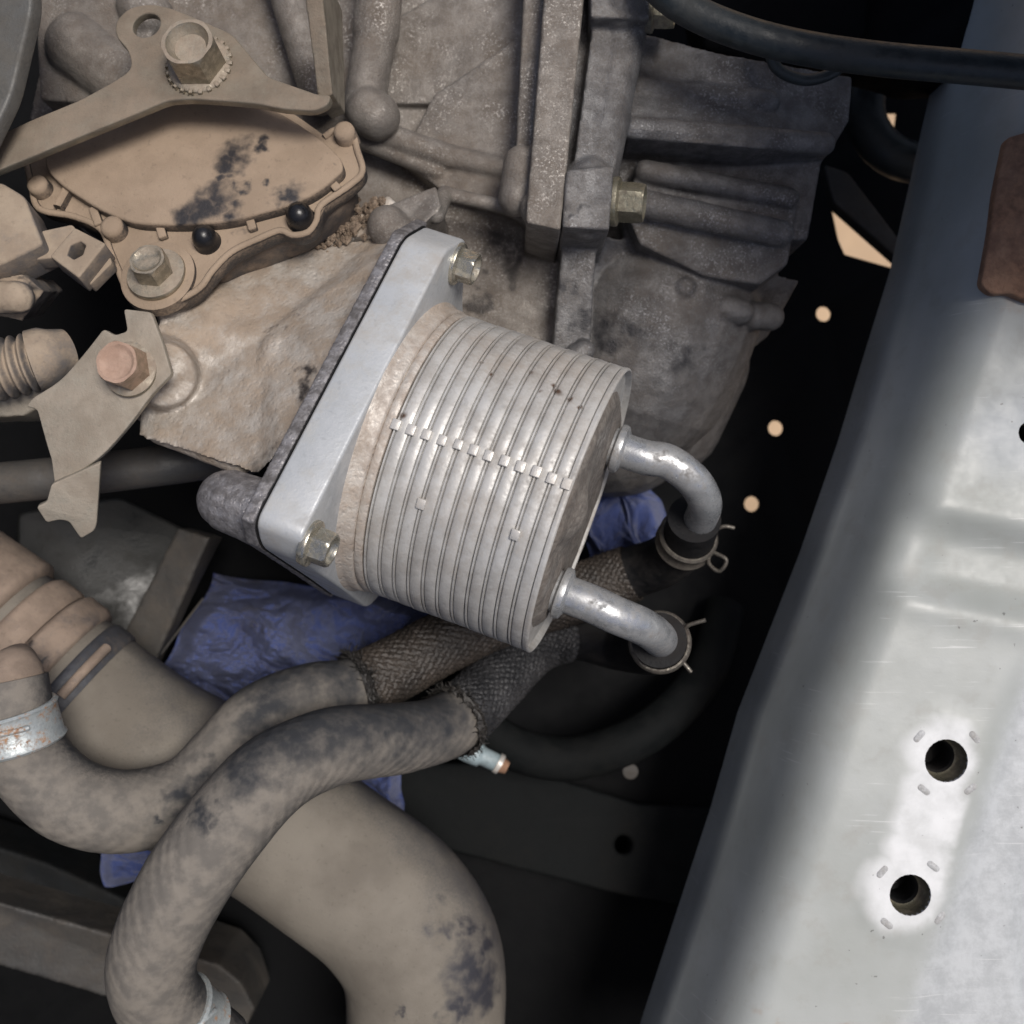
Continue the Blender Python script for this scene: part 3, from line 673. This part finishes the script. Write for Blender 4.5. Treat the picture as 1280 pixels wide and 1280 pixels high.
LID = [(56, 210), (77, 232), (124, 262), (165, 279), (225, 281), (285, 277), (360, 257), (397, 240), (429, 212), (427, 199), (405, 176), (360, 146), (311, 122), (262, 112), (210, 116), (124, 150), (56, 186)]
obj('lid', plate_px(LID, CPt + CN * .0012, CN, 5.5, .9, 5), M['cover'], COV)
# raised rim along the outer edge of the flange
def rim_strip(pts, w, h, name='rim'):
    P = [on(x, y, CPt + CN * -.0031, CN) for x, y in pts]
    o = obj(name, tube3([(p.x * 1000, p.y * 1000, p.z * 1000, w) for p in P], 10, 1.5), M['cover'], COV); return o
cx_, cy_ = 245, 235
rim_strip([(x + (cx_ - x) * .018, y + (cy_ - y) * .03) for x, y in [q[:2] for q in OUT[:25]]], 1.15, 2)
for a, b in (((118, 262), (126, 284)), ((200, 279), (206, 300)), ((312, 270), (318, 290)), ((412, 226), (424, 240)), ((88, 240), (76, 262))):
    pa, pb = on(*a, CPt + CN * -.003, CN), on(*b, CPt + CN * -.003, CN)
    x_ = (pb - pa).normalized(); obj('web', box_me((pa + pb) / 2, x_, CN.cross(x_), CN, (pb - pa).length, .0028, .004, .0005), M['cover'], COV)
for x, y, r in ((55, 240, 3.4), (147, 292, 3.7), (434, 174, 3.4)):
    P = on(x, y, CPt + CN * -.004, CN)
    obj('post', lathe([(-.002, r / 1000 * 1.15), (.0035, r / 1000 * 1.05), (.005, r / 1000 * .95), (.0056, r / 1000 * .6)], P, CN, 32).mesh('post', 60), M['cover'], COV)
for x, y, r in ((261, 305, 4.0), (378, 277, 4.3)):
    P = on(x, y, CPt + CN * -.004, CN)
    obj('rubber_plug', lathe([(-.003, r / 1000 * 1.1), (.001, r / 1000 * 1.12), (.0018, r / 1000)] + [(.0035 + .0045 * math.sin(t), r / 1000 * math.cos(t)) for t in np.linspace(0, 1.45, 8)], P, CN, 32).mesh('rubber_plug', 60), M['black_gloss'], COV)
P = on(198, 346, CPt + CN * -.0025, CN)
obj('bolt_pad', lathe([(-.003, .0125), (.0008, .0122), (.0012, .0115), (.0012, .001)], P, CN, 48), M['cover'], COV)
hexbolt(COV, P + CN * .0012, (CN + Vector((0, .12, 0))).normalized(), 6.2, 6.8, 9.6, 1.4, M['bolt_dusty'], .12, 'cover_bolt', .4)

# ------------------------------------------------------------------ flat steel lever plate over the cover
LN = Vector((-.12, .26, .95)).normalized(); LP = W(200, 110, 12)
LEV = thing('lever_plate', LP, 'flat dusty steel lever plate with eye hole and tall hex nut', 'lever plate')
OL = [(-60, 190), (0, 168), (38, 150), (101, 124), (143, 101, 6), (165, 86, 5), (161, 64, 5), (144, 45, 4), (144, 26, 4), (161, 9, 4), (188, 4, 4), (215, 10), (244, 22), (290, 42), (335, 96), (398, 118), (414, 118, 3), (410, 130, 3), (392, 138), (356, 136), (320, 129), (285, 126), (240, 123, 4), (210, 125), (-60, 236)]
obj('plate', plate_px(OL, LP, LN, 3.2, .6, 2.5, [(183, 31, 4.6)]), M['steel'], LEV)
arm = remesh([prism([(374, -60, 34), (398, -60, 34), (416, 118, 14), (398, 128, 12)], -6, (1, 1), 1.0), ], .5, 2, 'arm')
obj('upright_arm', arm, M['steel'], LEV)
P = on(250, 82, LP, LN)
hexbolt(LEV, P, (LN + Vector((.05, -.02, 0))).normalized(), 9.0, 10.5, 10.2, 1.2, M['bolt_dusty'], .3, 'hex_nut', .5)
x_, y_, n_ = basis(LN)
for k in range(22):
    t_ = 2 * math.pi * k / 22; d_ = x_ * math.cos(t_) + y_ * math.sin(t_)
    obj('washer_tooth', box_me(P + d_ * .0098 + LN * .0004, d_, LN.cross(d_), LN, .0022, .0014, .0012, .0003), M['bolt_dusty'], LEV)

# ------------------------------------------------------------------ bits at the left edge
t = thing('plug_connector', W(80, 320, 14), 'dusty plastic plug connector with slotted ear left of the cover bolt', 'connector')
PN = Vector((-.05, .32, .94)).normalized(); PP = W(96, 316, 18)
obj('ear', plate_px([(62, 320), (93, 284), (132, 304), (98, 347)], PP, PN, 9, .6, .8, [[(84, 318), (88, 306), (100, 301), (107, 306), (103, 318), (92, 324)]]), M['connector'], t)
obj('neck', plate_px([(28, 314), (52, 288), (90, 280), (96, 288), (66, 322), (44, 324)], PP + PN * -.001, PN, 6, .6, 1), M['connector'], t)
obj('ledge', plate_px([(100, 344), (132, 306), (140, 328), (112, 356)], PP + PN * -.006, PN, 5, .5, 1), M['connector'], t)
obj('housing', plate_px([(-60, 240), (0, 226), (30, 244), (54, 304), (0, 330), (-60, 340)], PP + PN * .004, PN, 14, 1.2, 2), M['connector'], t)
t2 = remesh([prism([(-60, 352, 16), (0, 348, 16), (26, 342, 18), (56, 364, 10), (28, 402, 8), (-60, 388, 12)], -8, (0, 4), .9), capsp((-40, 372, 14), (24, 372, 16), 5)], .6, 4, 'boot', .5, 120)
single('wire_boot', t2, M['connector'], 'crumpled dusty grey boot below the plug connector at left edge', 'boot')
t = thing('cable_conduit', W(20, 460, 10), 'ribbed dusty cable conduit with smooth end collar at left edge', 'conduit')
obj('ribbed_tube', tube([(-60, 470, 12, 9), (0, 462, 12, 9), (46, 452, 11, 8.4)], 32, .35, lambda u, v, w: .0011 * math.sin(v * 2 * math.pi / .0034)), M['connector'], t)
obj('end_collar', tube([(42, 452, 11, 10), (58, 448, 10, 10), (66, 446, 9, 9), (84, 442, 6, 8)], 32, 1), M['connector'], t)
t2 = remesh([prism([(-60, 498, 6), (30, 486, 6), (72, 470, 6), (70, 500, 2), (30, 520, 0), (-60, 524, 0)], -20)], .7, 4, 'stay', .4, 100)
single('support_stay', t2, M['bracket'], 'dusty support stay under the ribbed conduit at left edge', 'stay')
single('cross_rod', tube([(-80, 612, -30, 7.4), (0, 604, -30, 7.4), (80, 596, -32, 7.4), (200, 582, -38, 7.4), (320, 566, -44, 7.4)], 28, 3), M['olive'], 'dusty round rod crossing behind the bent bracket', 'rod')

# bent bracket with bolt
BN = Vector((-.22, -.02, .975)).normalized(); BP = W(150, 470, 27)
BR = thing('bent_bracket', BP, 'bent dusty metal bracket with folded tip bolted to the ledge', 'bracket')
OB = [(154, 386), (188, 390), (203, 430), (214, 468), (190, 492, 4), (161, 532, 8), (124, 574, 8), (68, 607), (64, 575), (58, 556, 2), (46, 512), (32, 508), (41, 497), (75, 476, 4), (105, 442, 4), (129, 411), (143, 419), (159, 414)]
obj('plate', plate_px(OB, BP, BN, 2.2, .5, 1.2), M['bracket'], BR)
FN = Vector((.1, -.5, .86)).normalized(); FP = W(96, 596, 24)
obj('folded_tip', plate_px([(64, 606), (126, 578), (121, 655), (118, 664), (101, 674), (86, 652), (74, 650), (58, 654), (45, 634), (58, 628)], FP, FN, 2.2, .5, 1.2), M['bracket'], BR)
P = on(164, 462, BP, BN)
hexbolt(BR, P, Vector((-.1, .1, 1)).normalized(), 7.0, 8.5, 8.6, 1.3, M['bolt_red'], .1, 'bracket_bolt', .2, M['bolt_dusty'])

# ------------------------------------------------------------------ big duct
DUCT = thing('air_duct', W(330, 1010, -66), 'thick dusty tan duct bending down below the rubber hoses', 'duct')
DP = [(-80, 752, -58, 31), (0, 806, -60, 31), (70, 858, -62, 31), (180, 938, -66, 31), (320, 1012, -68, 31), (420, 1080, -68, 31), (490, 1135, -68, 31.5), (528, 1200, -68, 31.5), (532, 1290, -70, 31), (520, 1400, -74, 31)]
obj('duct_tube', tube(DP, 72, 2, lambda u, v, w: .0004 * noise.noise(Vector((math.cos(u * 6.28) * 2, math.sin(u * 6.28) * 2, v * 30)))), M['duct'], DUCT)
def on_duct(f0, f1, extra, mat, name, prof=None, n=72):
    C = catmull([(W(*q[:3]).x * 1000, W(*q[:3]).y * 1000, q[2], q[3]) for q in DP[:5]], 1.0)
    i0, i1 = int(f0 * len(C)), int(f1 * len(C)); seg = C[i0:i1].copy(); L = len(seg)
    for i in range(L):
        w = min(i, L - 1 - i); seg[i, 3] += extra * min(1, (w + .5) / 2.5) if extra > 0 else 0
    return obj(name, tube3([tuple(q) for q in seg[::2]], n, 1.0), mat, DUCT)
on_duct(.0, .19, 3.8, M['duct_collar'], 'end_cap')
on_duct(.20, .30, 2.2, M['duct_collar'], 'collar'); on_duct(.285, .385, 3.2, M['duct_collar'], 'collar')
on_duct(.39, .475, 1.2, M['band'], 'rubber_band')
# moulded bar standing proud of the rubber band
C = catmull([(W(*q[:3]).x * 1000, W(*q[:3]).y * 1000, q[2], q[3]) for q in DP[:5]], 1.0); i = int(.434 * len(C)); c_ = Vector(C[i][:3]) / 1000; T_ = (Vector(C[i + 2][:3]) - Vector(C[i - 2][:3])).normalized()
up_ = Vector((0, 0, 1)); up_ = (up_ - T_ * up_.dot(T_)).normalized(); sd_ = T_.cross(up_)
bar = []
for a in np.linspace(-60, -18, 14): bar.append(tuple((c_ + (up_ * math.cos(R(a)) + sd_ * math.sin(R(a))) * .0336) * 1000) + (1.9,))
obj('moulded_bar', tube3(bar, 12, 1.2), M['duct_collar'], DUCT)

# ------------------------------------------------------------------ coolant hoses
H1 = [(868, 648, -34, 9.6), (858, 674, -50, 9.6), (832, 700, -68, 10), (790, 716, -80, 10.5), (720, 742, -82, 11), (640, 766, -76, 11), (560, 800, -66, 11.2), (490, 838, -56, 11.5), (440, 862, -48, 12), (385, 872, -38, 12.2), (325, 898, -30, 12.6), (282, 945, -26, 13), (235, 992, -22, 13.4), (160, 1014, -12, 13.8), (90, 1000, -6, 13.8), (40, 955, -2, 13.4), (18, 905, 2, 13), (8, 850, 2, 13)]
H2 = [(824, 800, -20, 9.6), (824, 806, -46, 9.6), (812, 812, -76, 10), (772, 806, -98, 10.5), (718, 792, -100, 11), (668, 806, -90, 11), (616, 856, -70, 11.3), (564, 904, -49, 11.8), (505, 922, -30, 12.4), (420, 932, -8, 13), (345, 966, 6, 13.6), (284, 1030, 13, 14), (228, 1110, 14, 14.2), (192, 1190, 10, 14.2), (194, 1240, 4, 14), (222, 1276, -4, 13.6), (268, 1312, -16, 13.2)]
def braid(u, v, w):
    A, B = 26 * u + v / .0040, 26 * u - v / .0040
    h = abs(math.sin(math.pi * A)) if (math.floor(A) + math.floor(B)) % 2 else abs(math.sin(math.pi * B))
    return .0007 * (h - .6) + .0003 * noise.noise(Vector((u * 40, v * 900, 0)))
def sub(path, a, b, add):
    C = catmull([(W(*q[:3]).x * 1000, W(*q[:3]).y * 1000, q[2], q[3]) for q in path], 1.5)
    def idx(q): w = W(*q); d = np.linalg.norm(C[:, :3] - np.array([w.x, w.y, w.z]) * 1000, axis=1); return int(d.argmin())
    i, j = sorted((idx(a), idx(b))); s = C[i:j + 1:3].copy(); s[:, 3] += add; return [tuple(q) for q in s]
def fray(p, path, name_parent, seed, r_add=.6, n=320):
    rnd = random.Random(seed); C = catmull([(W(*q[:3]).x * 1000, W(*q[:3]).y * 1000, q[2], q[3]) for q in path], 1.5)
    w = W(*p); i = int(np.linalg.norm(C[:, :3] - np.array([w.x, w.y, w.z]) * 1000, axis=1).argmin())
    c = Vector(C[i][:3]) / 1000; T = (Vector(C[i + 2][:3]) - Vector(C[i - 2][:3])).normalized(); r = C[i][3] / 1000
    x, y, _ = basis(T); m = MB()
    for k in range(n):
        a = rnd.uniform(0, 6.283); d = x * math.cos(a) + y * math.sin(a); tl = rnd.uniform(.001, .0042)
        tt = T * rnd.uniform(-.4, 1) + (x * rnd.uniform(-1, 1) + y * rnd.uniform(-1, 1)) * .8 + d * rnd.uniform(.1, .8); tt.normalize()
        b = c + d * (r + .0008) - T * rnd.uniform(-.001, .003)
        q = b + tt * tl * .5 + d * rnd.uniform(-.0003, .0006); e = q + (tt + Vector((rnd.uniform(-1, 1), rnd.uniform(-1, 1), rnd.uniform(-1, 1))) * .8).normalized() * tl * .6
        xx, yy, _ = basis(tt); wd = rnd.uniform(.00012, .00030)
        m.loops([[g_ + (xx * math.cos(h) + yy * math.sin(h)) * wd for h in (0, 2.09, 4.19)] for g_ in (b, q, e)])
    return m.mesh('frayed_threads', 180)
def ringfluff(p, path, seed):
    """ragged end of the sleeve: a lumpy roll of broken braid"""
    C = catmull([(W(*q[:3]).x * 1000, W(*q[:3]).y * 1000, q[2], q[3]) for q in path], 1.5); w = W(*p)
    i = int(np.linalg.norm(C[:, :3] - np.array([w.x, w.y, w.z]) * 1000, axis=1).argmin()); s = C[i - 2:i + 2].copy(); s[:, 3] += (.9, 1.7, 2.0, 1.4)
    return tube3([tuple(q) for q in s], 96, .3, lambda u, v, w_: .0013 * noise.noise(Vector((u * 60, v * 1200, seed))) + .0012 * noise.noise(Vector((u * 24, v * 500, seed + 5))), False)
hr = thing('rear_hose', W(90, 1000, -6), 'dusty grey rubber hose passing under the front hose to left clamp', 'hose')
obj('cooler_end', tube(H1[:6], 40, 2), M['rubber_dark'], hr)  # black rubber, with the shadow under the cooler put into its colour
obj('rubber_tube', tube(H1[5:], 48, 1.5, lambda u, v, w: .0003 * noise.noise(Vector((math.cos(u * 6.28), math.sin(u * 6.28), v * 60)))), M['hose_rear'], hr)
s_ = obj('braided_sleeve', tube3(sub(H1, (790, 716, -80), (446, 859, -49), .8), 208, .42, braid, False), M['sleeve_rear'], hr)
obj('frayed_end', ringfluff((446, 859, -49), H1, 1), M['fray'], s_); obj('frayed_threads', fray((446, 859, -49), H1, s_, 3), M['fray'], s_, kind='stuff')
hf = thing('front_hose', W(284, 1030, 13), 'dusty rubber hose in front, curving down to the bottom edge clamp', 'hose')
obj('cooler_end', tube(H2[:6], 40, 2), M['rubber_dark'], hf)  # likewise black rubber, darkened in colour for the shadow there
obj('rubber_tube', tube(H2[5:], 48, 1.5, lambda u, v, w: .0003 * noise.noise(Vector((math.cos(u * 6.28), math.sin(u * 6.28), v * 60 + 9)))), M['hose_front'], hf)
s_ = obj('braided_sleeve', tube3(sub(H2, (705, 793, -99), (568, 900, -50), .8), 208, .42, braid, False), M['sleeve_front'], hf)
obj('frayed_end', ringfluff((568, 900, -50), H2, 7), M['fray'], s_); obj('frayed_threads', fray((568, 900, -50), H2, s_, 5), M['fray'], s_, kind='stuff')

obj('spigot', tube([(10, 866, 2, 12), (16, 846, 0, 10.5), (22, 830, -6, 7), (26, 818, -14, 4)], 32, 2), M['duct_collar'], hr)
# clamps
def clamp_on(path, f, w, add, mat, name, label, group=None):
    C = catmull([(W(*q[:3]).x * 1000, W(*q[:3]).y * 1000, q[2], q[3]) for q in path], 1.0); i = int(f * (len(C) - 1)); h = int(w / 2)
    i0, i1 = max(0, i - h), min(len(C) - 1, i + h); c = Vector(C[i][:3]) / 1000; T = (Vector(C[i1][:3]) - Vector(C[i0][:3])).normalized(); r = C[i][3] / 1000
    t = thing(name, c, label, 'hose clamp', group)
    L = w / 1000
    prof = [(-L / 2, r + .0002), (-L / 2, r + add), (-L / 2 + .0008, r + add + .0007), (-L / 2 + .0018, r + add), (L / 2 - .0018, r + add), (L / 2 - .0008, r + add + .0007), (L / 2, r + add), (L / 2, r + .0002)]
    obj('band', lathe(prof, c, T, 72, False, False).mesh('band', 40), mat, t)
    return t, c, T, r + add
t, c, T, r = clamp_on(H1, .955, 13, .0012, M['clampband'], 'band_clamp', 'pale zinc band clamp on hose end at left edge')
x_, y_, _ = basis(T)
bar = [tuple((c + (Vector((0, 0, 1)) * math.cos(R(a)) + T.cross(Vector((0, 0, 1))).normalized() * math.sin(R(a))) * (r + .0006)) * 1000) + (.9,) for a in np.linspace(-50, 40, 12)]
obj('pressed_rib', tube3(bar, 10, 1), M['clampband'], t)
t, c, T, r = clamp_on(H2, .95, 13, .0012, M['clampband'], 'band_clamp', 'rust spotted zinc band clamp on hose end at bottom edge')
bar = [tuple((c + (Vector((0, 0, 1)) * math.cos(R(a)) + T.cross(Vector((0, 0, 1))).normalized() * math.sin(R(a))) * (r + .0006)) * 1000) + (.9,) for a in np.linspace(-70, 60, 14)]
obj('pressed_rib', tube3(bar, 10, 1), M['clampband'], t)
def spring_clamp(path, f, label, ears):
    t, c, T, r = clamp_on(path, f, 8, .0009, M['springsteel'], 'spring_clamp', label, 'spring clamps on the cooler pipes')
    for e in ears: obj('ear', tube([q + (.75,) for q in e], 10, .7), M['springsteel'], t)
    return t
spring_clamp(H1, .055, 'dark spring clamp with looped wire ear below the upper cooler pipe', [[(890, 664, -42), (905, 658, -40), (918, 660, -40)], [(884, 682, -48), (892, 690, -46), (908, 700, -44), (899, 714, -46), (886, 704, -48), (888, 690, -50)]])
spring_clamp(H2, .035, 'spring clamp with two straight wire ears on the lower cooler pipe', [[(852, 792, -26), (860, 782, -24), (882, 775, -22)], [(846, 818, -28), (854, 828, -28), (864, 840, -28)]])
# hose mouths (rubber lips) at the cooler pipes
# ------------------------------------------------------------------ other hoses and cables
single('black_cable', tube([(780, -60, 10, 4.6), (830, -8, 14, 5.0), (880, 22, 16, 5.2), (945, 46, 18, 5.2), (1015, 62, 18, 5.2), (1100, 74, 18, 5.2), (1200, 83, 18, 5.2), (1320, 94, 18, 5.2)], 32, 2), M['rubber'], 'black rubber cable crossing the top right corner', 'cable')
single('lower_hose', tube([(560, 850, -110, 9), (600, 905, -112, 9), (650, 938, -114, 9.5), (715, 948, -116, 9.5), (790, 925, -116, 9.5), (845, 885, -124, 9.5), (885, 830, -140, 9.5), (905, 760, -158, 9.5)], 32, 2), M['near_black'], 'dark hose curving through the gap under the lower cooler pipe', 'hose')
t = thing('wire_plug', W(605, 945, -95), 'small pale blue plug with white ring beside the front hose sleeve', 'plug')
obj('plug_body', tube([(572, 932, -92, 4.6), (586, 938, -92, 5), (600, 944, -92, 4.8), (603, 945, -92, 3.9), (622, 954, -92, 3.7)], 24, 1), M['bluegrey'], t)
obj('white_ring', tube([(621, 953, -92, 4.3), (626, 956, -92, 4.3)], 24, 1), M['tab'], t)
obj('red_seal', tube([(626, 956, -92, 3.4), (634, 960, -92, 2.6)], 24, 1), M['rust'], t)

# ------------------------------------------------------------------ dark structure below
sb = thing('subframe_beam', W(150, 1180, -110), 'grey box beam crossing the lower left corner under the hoses', 'beam')
obj('beam_top', remesh([prism([(-60, 1112, -100), (150, 1172, -104), (272, 1206, -108), (300, 1228, -112), (318, 1262, -118), (300, 1300, -122), (130, 1246, -108), (-60, 1190, -102)], -150)], .9, 4, 'beam_top', .2), M['olive'], sb)
obj('beam_web', remesh([prism([(-60, 1040, -128), (60, 1080, -128), (190, 1140, -132), (260, 1195, -134), (-60, 1130, -124)], -160)], 1.2, 3, 'beam_web'), M['darkmetal'], sb)
db = thing('cross_member', W(680, 1020, -150), 'dark cross member with round holes in the gap below the cooler', 'cross member')
obj('member_top', plate_px([(430, 950), (640, 955), (800, 1005), (905, 1010), (870, 1140), (740, 1110), (470, 1040)], W(680, 1020, -140), (.1, .25, 1), 20, 2, 3, [(780, 1056, 4)]), M['near_black'], db)
obj('plug_disc', lathe([(0, .0034), (.0008, .0034), (.0012, .001)], W(788, 964, -136), Vector((0, 0, 1)), 32), M['olive'], db)
db = thing('diagonal_beam', W(180, 780, -130), 'dark diagonal beam with pale worn edge behind the duct end', 'beam')
obj('beam_face', plate_px([(262, 676), (150, 620), (20, 640), (20, 800), (150, 880), (176, 846)], W(150, 760, -118), (.25, .2, 1), 8, 2, 4), M['sheen'], db)
obj('pale_edge', remesh([prism([(262, 672, -100), (222, 660, -104), (150, 800, -112), (140, 850, -114), (184, 850, -112)], -122)], 1, 8, 'pale_edge', .3), M['olive'], db)  # paler band along the beam
single('sealant_bead', tube([(254, 748, -112, .5), (222, 790, -114, .5), (186, 838, -116, .5)], 10, 2), M['olive'], 'thin sealant bead along the diagonal beam', 'sealant')
single('paint_chip', remesh([prism([(46, 712, -118), (52, 703, -118), (60, 708, -118), (55, 716, -118)], -122)], .3, 1, 'paint_chip'), M['tab'], 'small white paint chip on dark metal above the duct end', 'paint chip')
# ring and olive bar behind the rail, top right
ri = [(1152 + 72 * math.cos(a), 132 + 72 * math.sin(a), -125, 9) for a in np.linspace(0, 2 * math.pi, 25)]
single('pipe_ring', tube(ri, 24, 3), M['rubber'], 'black rubber ring in the dark gap behind the side rail', 'rubber ring')
single('gap_stay', plate_px([(1030, 205), (1060, 215), (1125, 300), (1125, 325), (1042, 252)], W(1085, 265, -140), (0, .2, 1), 8, 1, 2), M['olive'], 'dark olive stay bar above the triangular gap beside the rail', 'stay')
single('dark_duct', remesh([prism([(1062, -200, -60), (1500, -200, -40), (1500, 60, -40), (1150, 96, -60), (1072, 90, -70)], -85), prism([(860, -120, -50), (1100, -120, -50), (1080, 70, -60), (960, 90, -60), (880, 60, -56)], -85)], 1.5, 4, 'dark_duct', .5), M['plastic'], 'black plastic intake box behind the cable at top right', 'intake box')
single('cable_clip_arc', tube([(960, 40, -6, 2), (970, 84, -10, 2), (1010, 100, -14, 2), (1050, 84, -16, 2), (1060, 50, -16, 2)], 14, 1.5), M['rubber'], 'thin dark wire looping under the black cable', 'wire')
# grey bracket in the far top left corner
single('corner_bracket', plate_px([(-80, -80), (36, -80), (40, 8), (14, 118), (-30, 210), (-80, 210)], W(0, 60, 22), (-.2, .1, 1), 6, 1.2, 4), M['grey'], 'grey metal bracket edge in the top left corner', 'bracket')

# ------------------------------------------------------------------ blue rags
def rag(poly4, z, amp, seed, n=170, dz=0):
    (ax, ay), (bx, by), (cx, cy), (dx, dy) = poly4; m = MB(); v = []
    for i in range(n + 1):
        for j in range(n + 1):
            s, t = i / n, j / n
            px = (1 - s) * (1 - t) * ax + s * (1 - t) * bx + s * t * cx + (1 - s) * t * dx; py = (1 - s) * (1 - t) * ay + s * (1 - t) * by + s * t * cy + (1 - s) * t * dy
            q = Vector((s * 2.4 + seed, t * 2.4, seed * 1.7)); q2 = q + noise.noise_vector(q * 1.1) * .45
            h = abs(noise.noise(q2 * .9)) * 2.6 + .9 * abs(noise.noise(q2 * 2.0 + Vector((3, 1, 2)))) + .42 * abs(noise.noise(q2 * 4.5)) + .16 * abs(noise.noise(q2 * 9)) + .05 * noise.noise(q2 * 22) - .7
            ed = min(s, t, 1 - s, 1 - t); h *= .5 + .5 * sstep(0, .12, ed); h -= 1.2 * sstep(.1, 0, ed)
            o = noise.noise_vector(q * 1.2) * 16
            v.append(W(px + o.x, py + o.y, z + dz * t + amp * h))
    f = [(i * (n + 1) + j, (i + 1) * (n + 1) + j, (i + 1) * (n + 1) + j + 1, i * (n + 1) + j + 1) for i in range(n) for j in range(n)]
    me = MB().add(v, f).mesh('rag', 180); return me
single('shop_rag', rag([(190, 860), (270, 710), (540, 760), (480, 960)], -102, 26, 2.3), M['rag'], 'crumpled blue shop rag under the left side of the cooler', 'rag')
single('shop_rag', rag([(720, 600), (800, 570), (850, 690), (730, 720)], -112, 9, 5.1, 70), M['rag'], 'dark blue rag deep in the gap between the two cooler pipes', 'rag')
single('shop_rag', rag([(360, 930), (500, 940), (500, 1030), (370, 1040)], -112, 8, 8.4, 70), M['rag'], 'blue rag corner below the front hose beside the duct', 'rag')
single('shop_rag', rag([(120, 1030), (270, 1030), (260, 1100), (130, 1100)], -100, 6, 11.2, 60), M['rag'], 'blue rag sliver under the rear hose above the grey beam', 'rag')

# grit in the gap beside the switch cover
m = MB(); rnd = random.Random(4)
for k in range(260):
    t_ = rnd.random(); px = 404 + (474 - 404) * t_ + rnd.gauss(0, 7); py = 304 + (256 - 304) * t_ + rnd.gauss(0, 7)
    P = W(px, py, -11 + rnd.uniform(-2, 2)); r = rnd.uniform(.0005, .0016) * (1 if rnd.random() < .9 else 1.5)
    v = [Vector((0, 0, 1)), Vector((1, 0, 0)), Vector((0, 1, 0)), Vector((-1, 0, 0)), Vector((0, -1, 0)), Vector((0, 0, -1))]
    v = [P + Vector((q.x * rnd.uniform(.6, 1.2), q.y * rnd.uniform(.6, 1.2), q.z * rnd.uniform(.5, 1))) * r for q in v]
    m.add(v, [(0, 1, 2), (0, 2, 3), (0, 3, 4), (0, 4, 1), (5, 2, 1), (5, 3, 2), (5, 4, 3), (5, 1, 4)])
single('grit', m.mesh('grit', 20), M['grit'], 'loose brown grit packed in the gap beside the switch cover', 'grit', kind='stuff')
